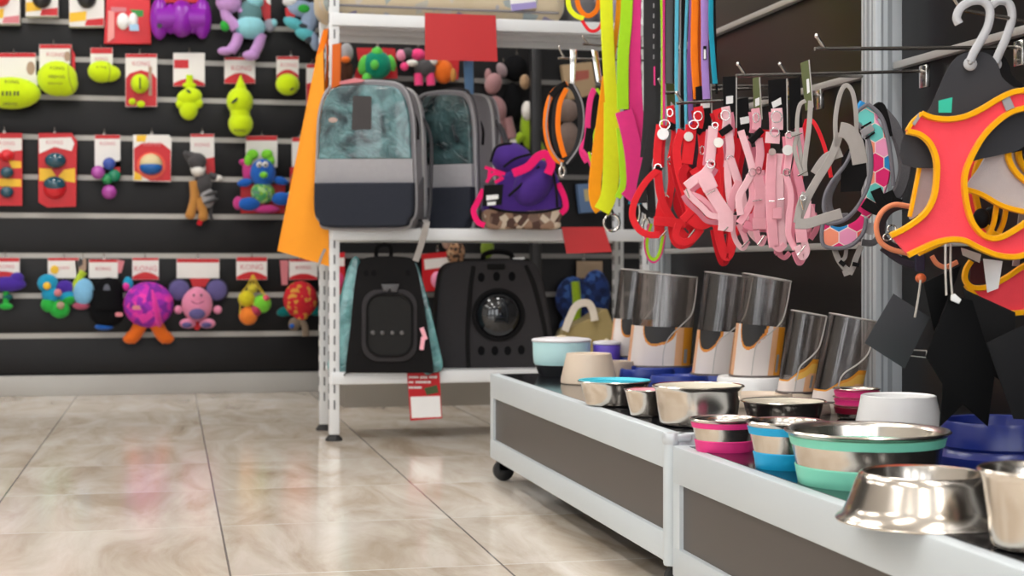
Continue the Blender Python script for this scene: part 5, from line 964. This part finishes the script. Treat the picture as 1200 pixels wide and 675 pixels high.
part(MB().pr(pl, [(1190, 312), (1198, 250), (1205, 200)], 9, grey_web, -.03, t=.003), 'strap', t)
# hang tags below the coral harness
def tagc(label, poly, mm, d, tw, cord=None, cat='hang tag'):
    pl = PL(D(poly[0][0], poly[0][1], d), -FW + RT * tw); t = thing('hang_tag', label, cat, pl.at(*max(poly, key=lambda q: q[1])), 'hang tags below the harnesses')
    part(MB().slab(pl, poly, mm, .0025, 0, .0006), 'card', t)
    if cord: part(MB().pt(pl, cord[0], cord[1], mat('pale_cord', (196, 188, 180), .8), .004), 'cord', t, 'pale cord loop')
    return t
tagc('square dark grey card tag tilted on its corner in front of the silver post', [(1047, 344), (1090, 372), (1060, 432), (1013, 402)], greycard, 2.2, -.2, ([(1079, 328), (1076, 350), (1072, 372)], 1.4))
tagc('small black card tag tucked between the grey tag and the big black tag', [(1083, 331), (1127, 310), (1112, 352), (1095, 388)], blackcard2, 2.17, .1)
tagc('large black card tag with a notched arrow shaped lower end', [(1113, 345), (1140, 352), (1166, 438), (1158, 500), (1129, 474), (1101, 501), (1105, 450), (1085, 418)], blackcard2, 2.05, .05, ([(1108, 286), (1108, 316), (1109, 346)], 1.3))
tagc('wide black card tag hanging behind the notched tag', [(1128, 338), (1190, 366), (1190, 440), (1172, 446), (1150, 430)], blackcard, 2.14, -.1, ([(1114, 286), (1114, 318), (1116, 346)], 1.3))
tagc('charcoal card tag cut off by the right edge of the photo', [(1156, 402), (1210, 376), (1212, 492), (1188, 491)], mat('charcoal_card', (26, 26, 28), .6, spec=.12), 2.06, -.1)
m = MB(); pl = PL(D(1120, 350, 2.04), -FW); m.slab(pl, [(1115, 346), (1119, 344), (1127, 351), (1124, 356), (1115, 352)], labelwhite, .004, 0, .001); single(m, 'cord_clip', 'small white plastic clip at the end of the tag cords', 'clip')
m = MB(); pl = PL(D(1075, 414, 2.24), -FW); [m.pt(pl, p, .7, edge_clear, 0, False, 0, 6) for p in ([(1066, 410), (1086, 411)], [(1066, 417), (1085, 419)], [(1086, 411), (1085, 419)])]; single(m, 'wire_frame', 'thin pale wire end poking out between grey and black tags', 'wire')

# ---- leashes at the left end of the gondola
def leash(label, base, d, straps, clip=None, name='dog_leash', cat='leash', tw=0, rings=(), plate=None):
    pl = PL(D(base[0], base[1], d), -FW + RT * tw); t = thing(name, label, cat, pl.at(*base), 'leashes and collars at the far end of the gondola')
    for s_ in straps: part(MB().pr(pl, s_[0], s_[1], s_[2], s_[3] if len(s_) > 3 else 0, t=.0035), 'strap', t, s_[4] if len(s_) > 4 else None)
    if clip:
        x, y, r, h_ = clip; m = MB(); m.pt(pl, circ(x, y, r, h_, 16), 1.7, chrome, .004, True, 0); m.pt(pl, [(x - r * .2, y - h_ - 5), (x, y - h_)], 3, chrome, .004, n=0); m.pe(pl, x - r, y - 1, 2, 4, 2, chrome, .005); part(m, 'snap_hook', t, 'steel snap hook')
    for r_ in rings:
        m = MB(); ring(m, pl, *r_); part(m, 'ring', t, 'steel ring')
    if plate: part(MB().slab(pl, plate, chrome, .002, .004, .0008), 'hanger_plate', t, 'chrome hanger plate')
    return t
leash('neon yellow leash with orange lining and a big steel snap hook', (712, 272), 3.85, [
    ([(710, -40), (711, 20), (714, 80), (717, 130), (719, 180), (717, 222), (707, 247)], 15, neon_y, .012), ([(704, 246), (699, 238), (697, 220), (701, 180), (708, 130), (713, 90)], 15, amber_w, -.01), ([(717, 120), (717, 160), (716, 200), (713, 230), (705, 247)], 19, neon_y, .014), ([(711, -40), (714, 30), (716, 80)], 5, amber_w, .006),
    ([(727, -40), (724, 20), (718, 70), (715, 110)], 6, amber_w, -.004), ([(722, 120), (725, 160), (723, 200)], 8, neon_y, -.012)], (717, 261, 9, 10))
leash('lime and hot pink double leash with broad flat straps', (742, 240), 3.72, [
    ([(736, -40), (734, 20), (730, 70), (730, 128)], 14, lime_w, .008), ([(744, -40), (743, 40), (744, 100), (748, 160), (751, 200)], 16, hot_pink, .0), ([(731, 130), (739, 160), (744, 195), (744, 222), (736, 234)], 21, hot_pink, .014), ([(726, 150), (729, 185), (730, 215), (724, 232)], 8, lime_w, .008)])
leash('broad dark grey leash with pale dashed stitching', (765, 235), 3.5, [([(764, -40), (764, 60), (764, 130), (760, 185)], 20, black_w, .0), ([(766, 150), (758, 190), (752, 220), (752, 238)], 12, black_w, .006)] + [([(766, y), (766, y + 5)], 1.6, lgrey_fab, .004) for y in (4, 16, 28, 40, 52, 64)] + [([(767, 78), (767, 100)], 2, hot_pink, .004)])
leash('thin lime and pink rope leash beside the dark grey leash', (778, 150), 3.46, [([(774, -40), (776, 40), (776, 150)], 3, lime_w, .0), ([(778, -40), (778, 40), (778, 150)], 3, hot_pink, .004)], plate=[(777, 60), (780, 60), (780, 86), (777, 86)])
leash('glossy black leash hanging left of the pale blue one', (785, 100), 3.43, [([(785, -40), (785, 30), (785, 98)], 11, mat('gloss_black_strap', (34, 32, 34), .25), .0)])
leash('pale blue leash with grey edge left of the purple leashes', (795, 160), 3.40, [([(794, -40), (793, 40), (793, 100), (796, 200)], 4.5, cyan_w, .0), ([(799, -40), (798, 40), (796, 100), (798, 160)], 3, lgrey_fab, .003)])
leash('purple leash with pale blue edging behind the orange leash', (806, 160), 3.36, [([(807, -40), (804, 30), (803, 80), (805, 200)], 3.5, cyan_w, .0), ([(801, -40), (801, 40), (800, 150)], 6, black_fab, -.02), ([(812, -40), (810, 30), (808, 80), (810, 150)], 6, purple_w, .004)])
leash('bright orange leash hanging in a narrow fold among purple ones', (817, 118), 3.32, [([(816, -40), (814, 30), (814, 70), (817, 116)], 9, orange_w, .006), ([(820, -40), (820, 40), (820, 116)], 6, mat('deep_orange_web', (226, 96, 16), .85), .0)])
leash('lilac leash with a white label in a black clip', (827, 118), 3.29, [([(825, -40), (826, 30), (826, 70), (828, 116)], 9, lilac_w, .006), ([(826, 54), (826, 70)], 4, black_fab, .010), ([(826, 58), (826, 69)], 2.6, labelwhite, .012)])
leash('teal leash nearest to the bare black panel', (836, 112), 3.26, [([(834, -40), (833, 20), (835, 60), (838, 98)], 6, teal_w, .004), ([(836, -40), (838, 40), (840, 110)], 3, black_fab, -.01)])
leash('round neon loop collar of yellow, orange and red straps over top shelf', (690, 40), 4.0, [([(666, -30), (666, 4), (673, 17), (684, 22)], 6, neon_y, .004), ([(675, -30), (677, 4), (685, 17), (694, 17), (701, 6), (703, -30)], 6, orange_w, .0), ([(682, 24), (690, 35), (698, 36), (704, 30), (706, 20)], 4, red_web, .006)], name='dog_collar', cat='collar')
leash('black dog collar with orange strap and pale edge hanging as a loop', (659, 206), 4.1, [([(667, 98), (676, 110), (681, 136), (679, 164), (670, 184), (660, 191)], 8, black_w, .0), ([(665, 98), (650, 106), (642, 122), (639, 146), (643, 170), (651, 186), (660, 191)], 6, orange_w, .004),
    ([(664, 104), (656, 122), (654, 150), (658, 172), (662, 184)], 6, orange_w, .016), ([(655, 104), (650, 130), (649, 158), (654, 180)], 5, black_w, -.006), ([(672, 98), (682, 120), (684, 146), (678, 172), (664, 192)], 2, lgrey_fab, .008), ([(645, 112), (640, 146), (645, 172), (656, 189)], 1.6, lgrey_fab, .010), ([(646, 113), (654, 104), (664, 98)], 8, black_fab, .014)], (659, 201, 3, 6), 'dog_collar', 'collar', plate=[(668, 58), (676, 58), (674, 98), (668, 98)])
leash('hot pink and lime dog collar hanging between orange collar and yellow leash', (690, 196), 4.0, [([(697, 104), (692, 116), (689, 140), (688, 160), (682, 176), (688, 190)], 7, hot_pink, .0), ([(699, 104), (706, 116), (703, 140), (697, 158), (698, 180)], 4, lime_w, .004), ([(690, 150), (686, 176)], 6, black_fab, .006), ([(682, 176), (690, 186), (694, 196)], 5, hot_pink, .008), ([(690, 178), (694, 192)], 3, lime_w, .010)], None, 'dog_collar', 'collar', plate=[(693, 58), (701, 60), (706, 98), (699, 96)], rings=[(694, 184, 4, .008)])
leash('small lime and pink loop hanging below the front red harness', (767, 306), 3.6, [([(763, 262), (758, 284), (760, 299), (767, 304), (773, 296), (777, 276), (776, 262)], 4, lime_w, .0), ([(761, 262), (755.5, 284), (759, 302), (767, 307.5), (775, 298), (779.5, 276)], 2, hot_pink, .001)], name='dog_collar', cat='collar')
leash('dark rope leash loop with steel clips behind the front red harness', (752, 280), 3.75, [([(752, 190), (748, 215), (750, 240), (762, 252), (772, 252)], 6, black_w, .0), ([(758, 190), (762, 220), (764, 250)], 10, black_w, -.006)], (746, 248, 4, 13))
leash('steel clipped cyan leash end low behind the red harnesses', (760, 285), 3.7, [([(742, 240), (744, 232), (746, 240)], 12, teal_w, -.01), ([(796, 200), (797, 220), (800, 240)], 9, cyan_w, .0)], (757, 268, 4, 12))
# ================================================================== bowls, pots and feeders on the podiums
def contact(px, pyf, z, rpx):                       # centre of a round foot whose nearest point shows at pyf
    d0 = F * (H - z) / (pyf - HY); r = rpx / F * d0
    for _ in range(4): r = rpx / F * (d0 + r)
    d = d0 + r; p = D(px, HY, d); p.z = z; return p, d
def bowl_profile(rb, R, h, full=False):
    # outside from foot to rolled lip, then inside down to the floor
    W = R * .925
    o = [(0, .001), (rb * .88, .001), (rb * .95, .0022), (rb * .985, .0045), (rb, .009), (rb + (W - rb) * .5, h * .5), (W, h * .87), (W + (R - W) * .5, h * .93), (R - .001, h * .955), (R + .0006, h * .98), (R - .0012, h + .0006), (R - .005, h - .0006)]
    if full: return o + [(W - .002, h * .93), (W - .003, h * .86), (W * .93, h * .78), (rb * .5, h * .76), (0, h * .76)], len(o) - 1
    return o + [(W - .003, h * .93), (W - .004, h * .84), (rb + (W - rb) * .5 - .003, h * .5), (rb * .95 - .002, .012), (rb * .8, .006), (0, .0055)], len(o) - 1
def outside(rb, R, h, z, e=0.0):
    W = R * .925; P = [(rb * .985, .004), (rb, .009), (rb + (W - rb) * .5, h * .5), (W, h * .87), (W + (R - W) * .5, h * .93)]
    for (r0, z0_), (r1, z1_) in zip(P[:-1], P[1:]):
        if z <= z1_: return r0 + (r1 - r0) * (z - z0_) / (z1_ - z0_) + e
    return W + (R - W) * .5 + e
def steel_bowl(label, px, pyf, z, rimpx, rim_y, botr=.78, inner=None, low=None, high=None, d=None, group='steel food bowls on the podiums', name='food_bowl', h=None, inlabel='cream coated inside'):
    p, dd = contact(px, pyf, z, rimpx * botr)
    R = rimpx / F * dd; rb = R * botr; h = h or (H - (rim_y - HY) * dd / F - z)
    t = thing(name, label, 'bowl', p, group)
    pr_, no_ = bowl_profile(rb, R, h, bool(inner)); m = MB()
    mats = [steel] * no_ + [inner or steel] * (len(pr_) - no_)
    m.lathe(p, pr_, steel, 64, mats=mats); part(m, 'bowl', t)
    if low: 
        zs_ = [.0, .002, h * .18, h * .34, h * .36]; m = MB(); o = [(rb * .85, -.0004)] + [(outside(rb, R, h, max(.004, q), .0016 if 0 < i < 4 else .0004), q) for i, q in enumerate(zs_)]
        m.lathe(p, o + [(rb * .9, h * .1), (rb * .85, -.0004)], low, 64); part(m, 'base_band', t, 'coloured rubber base band')
    if high:
        o = [(outside(rb, R, h, q, e), q) for q, e in ((h * .73, .0), (h * .735, .0014), (h * .885, .0014), (h * .89, .0))]
        m = MB(); m.lathe(p, o + [(o[0][0] - .002, h * .8), o[0]], high, 64); part(m, 'upper_band', t, 'coloured upper band')
    return t, p, dd, R, h
mint = plas('mint_silicone', (128, 218, 192), .45); sblue = plas('sky_blue_silicone', (14, 168, 222), .45); spink = plas('hot_pink_silicone', (238, 54, 138), .45); cream = mat('cream_enamel', (226, 218, 200), .35); cyan_s = plas('cyan_silicone', (84, 206, 226), .45); palepink = plas('pale_pink_enamel', (240, 178, 190))
steel_bowl('large steel bowl with mint green base band, nearest full bowl on the podium', 1016, 578, Z2, 96, 503, .83, None, mint, mint)
steel_bowl('steel bowl with sky blue bands between pink and mint banded bowls', 921, 553, Z2, 47, 493, .74, None, sblue, sblue)
steel_bowl('small steel bowl with hot pink bands on the podium corner', 849, 532, Z2, 41, 490, .80, None, spink, spink)
steel_bowl('wide plain steel bowl with cream inside, left of the pink banded bowl', 818, 503, Z1, 54, 451, .84, cream)
t, p, dd, R, h = steel_bowl('steel bowl topped with a cyan rim at the far end of the row', 720, 478, Z1, 43, 446, .80, cyan_s)
part(MB().lathe(p, [(R - .010, h - .006), (R - .002, h - .001), (R - .0015, h + .002), (R - .008, h + .002), (R - .012, h - .004), (R - .010, h - .006)], cyan_s, 64), 'rim_ring', t, 'cyan rim ring')
t, p, dd, R, h = steel_bowl('small steel bowl with pale pink inside between cyan and cream bowls', 759, 490, Z1, 28, 456, .74, palepink)
# beige-rimmed shallow bowl behind the banded bowls
t, p, dd, R, h = steel_bowl('shallow steel bowl with cream inside behind the blue banded bowl', 918, 497, Z1, 50, 477, .85, cream, h=.036)
# weighted steel bowl with a flared foot, and the bowl cut by the edge
p, dd = contact(1082, 627, Z2, 101); R = 101 / F * dd; h = .056
t = thing('anti_slip_bowl', 'flared polished steel bowl overhanging the podium front edge', 'bowl', p, 'steel food bowls on the podiums')
part(MB().lathe(p, [(R * .95, .0), (R, .0), (R * 1.005, .0015), (R * .985, .004), (R * .93, .007), (R * .87, .02), (R * .77, h * .82), (R * .73, h * .97), (R * .69, h), (R * .65, h * .97), (R * .62, h * .8), (R * .57, .014), (R * .5, .009), (0, .008)], steel, 72), 'bowl', t)
part(MB().lathe(p, [(R * .94, -.0005), (R * .96, -.0005), (R * .96, .003), (R * .94, .003), (R * .94, -.0005)], rubber, 64), 'foot_ring', t)
steel_bowl('plain steel bowl cut by the lower right photo edge', 1222, 655, Z2, 74, 549, .80)
# white and navy plastic bowls
def plastic_bowl(label, px, pyf, z, botpx, h, mm, topk=.86, prof=None, inner=None):
    p, dd = contact(px, pyf, z, botpx); R = botpx / F * dd
    t = thing('plastic_bowl', label, 'bowl', p, 'plastic food bowls on the podiums')
    pr_ = prof(R, h) if prof else [(0, .002), (R * .95, 0), (R, .003), (R * .995, .012), (R * topk * 1.02, h * .9), (R * topk, h * .985), (R * topk * .96, h), (R * topk * .9, h * .97), (R * topk * .8, h * .4), (R * topk * .7, h * .25), (0, h * .22)]
    part(MB().lathe(p, pr_, mm, 64), 'bowl', t); return t, p, R
wpl = plas('white_plastic', (252, 252, 252), .22); npl = plas('navy_plastic', (30, 44, 120), .28); bpl = plas('beige_plastic', (226, 208, 188), .35)
plastic_bowl('white plastic bowl with sloping sides beside the stacked pink bowls', 1053, 529, Z2, 54, .084, wpl, .80)
plastic_bowl('navy blue plastic bowl with tiered sides below the black tags', 1172, 560, Z2, 76, .072, npl, .86, lambda R, h: [(0, .002), (R * .97, 0), (R, .004), (R * 1.0, h * .3), (R * .93, h * .38), (R * .9, h * .44), (R * .94, h * .5), (R * .90, h * .92), (R * .87, h), (R * .82, h * .98), (R * .74, h * .5), (R * .6, h * .3), (0, h * .28)])
plastic_bowl('beige plastic bowl tapering upward next to the lidded blue pot', 690, 452, Z1, 33, .072, bpl, .80)
t, p, R = plastic_bowl('low beige plastic dish between beige bowl and blue feeder base', 722, 446, Z1, 22, .045, plas('taupe_plastic', (190, 172, 154), .4), .9)
# lidded pots
def pot(label, px, pyf, rpx, top_y, body, foot):
    p, dd = contact(px, pyf, Z1, rpx * .8); R = rpx / F * dd; h = H - (top_y - HY) * dd / F - Z1
    t = thing('lidded_pot', label, 'pot', p, 'lidded treat pots')
    part(MB().lathe(p, [(0, .0), (R * .74, 0), (R * .80, .006), (R * .92, h * .28), (R * .9, h * .30), (0, h * .30)], foot, 48), 'foot', t, 'black rubber foot')
    part(MB().lathe(p, [(0, h * .26), (R * .90, h * .26), (R * .96, h * .34), (R * .99, h * .6), (R, h * .86), (R * .97, h * .88), (0, h * .88)], body, 48), 'body', t)
    part(MB().lathe(p, [(R * .97, h * .86), (R * 1.03, h * .875), (R * 1.04, h * .91), (R * .98, h * .945), (R * .6, h * .975), (R * .2, h * .985), (0, h * .985)], mat('pale_lid', (224, 222, 226), .4), 48), 'lid', t, 'pale domed lid')
    part(MB().lathe(p, [(R * .16, h * .975), (R * .15, h * 1.02), (0, h * 1.03)], plas('cream_knob', (214, 200, 170)), 20), 'knob', t)
pot('pale blue lidded pot with black foot at the far podium end', 658, 442, 34, 394, plas('pale_aqua_plastic', (196, 238, 242), .4), plas('black_plastic', (36, 38, 42)))
pot('violet pot with pale lid half hidden behind the beige bowl', 711, 441, 16, 398, plas('violet_plastic', (106, 84, 204), .4), plas('violet_foot', (90, 70, 180)))
# stack of pink bowls: each bowl a thing
p, dd = contact(1004, 493, Z1, 22)
for i in range(3):
    z = Z1 + .0005 + i * .0145; R = .043; q = V((p.x, p.y, z)); t = thing('stacking_bowl', 'small pink banded steel bowl beside the white bowl, %s of the stack of three' % ('bottom', 'middle', 'topmost')[i], 'bowl', q, 'stack of pink steel bowls')
    m = MB(); m.lathe(q, bowl_profile(R * .82, R, .026)[0], steel, 40); part(m, 'bowl', t)
    m = MB(); m.lathe(q, [(outside(R * .82, R, .026, .010, .0), .010), (outside(R * .82, R, .026, .0105, .002), .0105), (outside(R * .82, R, .026, .021, .002), .021), (outside(R * .82, R, .026, .0215, .0), .0215)], spink if i else plas('maroon_silicone', (130, 24, 50)), 40); part(m, 'band', t)

# ---- gravity feeders: smoky hopper, paper insert, tub
ins_w = paper('insert_white', (226, 216, 212)); ins_p = paper('insert_peach', (232, 176, 132)); ins_o = paper('insert_orange', (228, 150, 40)); ins_y = paper('insert_yellow', (236, 184, 84)); ins_k = mat('insert_black', (44, 42, 42), .5); ins_r = paper('insert_rim_orange', (222, 140, 50)); ins_b = mat('barcode_grey', (150, 148, 150), .5)
def feeder(label, cx, zb, base_mat, bx, by, tx, ty, bl, lean, d, dark=.62, sw=.0, tubs=(), bw=1.0, insert=.42, tk=1.0, diag=False, ko=-.035):
    # hopper foot at (bx, by) and mouth at (tx, ty), both read in the photo at depth d; bl: width of the foot in photo pixels
    b = D(bx + bl * .07, by, d); b.z = max(b.z, zb + .012); r = bl * 1.13 / F * d / 2; k = (D(tx, ty, d) - D(bx, by, d)); top = b + UP * k.z + RT * k.dot(RT) + V((.006, 0, 0))
    t = thing('gravity_feeder', label, 'pet feeder', V((b.x, b.y, zb)), 'smoky gravity feeders along the gondola')
    n = 72; rt = r * tk
    def pt(a, v, e=0):                       # a: turn (0 faces the camera), v: height 0-1
        c = b + (top - b) * v; rr = r + (rt - r) * v + e; x = math.sin(2 * math.pi * a); y = -math.cos(2 * math.pi * a)
        sq = lambda q: math.copysign(abs(q) ** .72, q)
        tilt = -lean * sq(x) * v
        return c + RT * (rr * sq(x)) + FW * (rr * 1.0 * sq(y)) + UP * tilt
    m = MB(); V_ = [0, .15, .3, .45, .6, .75, .9, 1.0]
    m.loft([[pt(i / n, v) for i in range(n)] for v in V_], smoke, False); m.loft([[pt(i / n, v, -.0022) for i in range(n)] for v in V_], smoke, False)
    hop_ = part(m, 'hopper', t, 'smoky clear hopper')
    m = MB(); m.tube([(pt(i / n, 1) + pt(i / n, 1, -.0022)) / 2 for i in range(n)], .0017, edge_clear, True, 8); m.tube(cr([pt(a, v, .0004) for a, v in ((.0 + sw, .0), (.0 + sw, .2), (.012 + sw, .34), (.06 + sw, .46), (.13 + sw, .58), (.165 + sw, .74), (.18 + sw, .9), (.185 + sw, 1.0))], 8), .0015, edge_clear, False, 8)
    m.tube([pt(i / n, .0, .001) for i in range(n)], .003, mat('smoky_rim', (86, 76, 74), .3), True, 8); part(m, 'seam', hop_, 'bright moulded seam')
    nv = 44; n2 = 110; a0, a1 = -.25, .155
    def mf(a, v):
        a = a0 + (a1 - a0) * a + .5 * (a1 - a0) / n2
        if diag: return ins_o if v > .86 else ins_b if .07 < a < .10 and .1 < v < .5 else ins_y if a > -.03 and v > .55 else ins_p if a > .02 else ins_w
        da, dv = (a - ko) / (.05 + .35 * abs(ko)), (v - 1.0) / .45
        q = da * da + dv * dv
        if q < 1: return ins_k
        if q < 1.28: return ins_r
        if .085 < a < .11 and .06 < v < .42: return ins_b
        if a > .035: return ins_o if a > .075 else ins_p
        if a < -.19: return ins_p
        return ins_w
    m = MB(); m.loft([[pt(q, .015 + insert * (j / nv) * (1 if not diag else (.35 + .65 * min(1, max(0, (q + .1) / .16)) ** 1.4)), .0012) for q in [a0 + (a1 - a0) * i / n2 for i in range(n2 + 1)]] for j in range(nv + 1)], ins_w, False, mf, False); part(m, 'paper_insert', t, 'white and orange paper insert')
    # tub the hopper stands on, with its feeding bowl towards the aisle
    hz = b.z - zb
    def lob(c, rx, ry, z0_, z1_, m, dish=False):
        N_ = 40; ring_ = lambda k_, z: [V((c.x + rx * k_ * math.cos(2 * math.pi * i / N_), c.y + ry * k_ * math.sin(2 * math.pi * i / N_), z)) for i in range(N_)]
        R_ = [ring_(.97, z0_), ring_(1.0, z0_ + .003), ring_(.96, z1_ - .004), ring_(.93, z1_)]
        if dish: R_ += [ring_(.85, z1_ - .002), ring_(.72, z0_ + .012)]
        m.loft(R_, base_mat)
    m = MB(); lob(b, r * 1.25 * bw, r * 1.2 * bw, zb, b.z - .001, m); part(m, 'tub', t)
    for i, (ox, oy, rx, ry, hh) in enumerate(tubs):
        m = MB(); lob(V((b.x + ox, b.y + oy, 0)), rx, ry, zb, zb + hh, m, True); part(m, 'feeding_bowl', t)
    return t
navy2 = plas('royal_blue_plastic', (40, 62, 150), .3)
feeder('farthest smoky feeder on blue tub, its label with a black and orange band', 0, Z1, navy2, 735, 417, 745, 317, 42, .004, 3.98)
feeder('large smoky feeder with white paper insert on a blue tub, second from far end', 0, Z1, navy2, 768, 428, 775, 322, 66, .007, 3.83, tubs=[(-.13, -.01, .085, .055, .034), (-.06, -.09, .07, .05, .03)], tk=.93)
feeder('smoky feeder with white insert on a blue tub, third from far end', 0, Z1, navy2, 836, 438, 848, 322, 50, .007, 3.55, tubs=[(-.10, -.03, .07, .05, .03)], sw=-.03, ko=-.10)
feeder('smoky feeder with peach insert standing on a thick white tub', 0, Z1, wpl, 881, 440, 892, 325, 50, .009, 3.31, tubs=[], bw=1.3, sw=-.03, insert=.5, ko=-.075)
feeder('narrow low smoky feeder with yellow corner insert on a beige tub', 0, Z1, bpl, 929, 459, 942, 367, 36, .006, 3.10, tubs=[(-.09, -.02, .075, .06, .025)], sw=-.02, insert=.42, diag=True)
feeder('nearest leaning smoky feeder with yellow edged insert beside the pink stack', 0, Z1, plas('taupe_tub', (196, 184, 170), .4), 975, 470, 993, 372, 48, .008, 2.93, tubs=[(-.09, -.02, .07, .055, .02)], sw=-.02, insert=.38, diag=True)
# ================================================================== camera, light, colour
cd = bpy.data.cameras.new('camera'); cam = bpy.data.objects.new('camera', cd); COL.objects.link(cam)
cam.location = CAM; cam.rotation_euler = (math.pi / 2, 0, -TH)
cd.sensor_width = 36; cd.lens = 54; cd.shift_y = -(337.5 - HY) / 1200; cd.clip_start = .05
cd.dof.use_dof = True; cd.dof.focus_distance = 2.55; cd.dof.aperture_fstop = 7.0
sc.camera = cam
w = bpy.data.worlds.new('daylight'); sc.world = w; w.use_nodes = True
w.node_tree.nodes['Background'].inputs['Color'].default_value = (.95, .975, 1, 1); w.node_tree.nodes['Background'].inputs['Strength'].default_value = 3.6
sc.view_settings.view_transform = 'Standard'; sc.view_settings.look = 'None'; sc.view_settings.gamma = 1; sc.view_settings.use_curve_mapping = False
sc.view_settings.exposure = 0.22
sc.cycles.use_denoising = True; sc.cycles.max_bounces = 10; sc.cycles.transparent_max_bounces = 16; sc.cycles.sample_clamp_indirect = 6
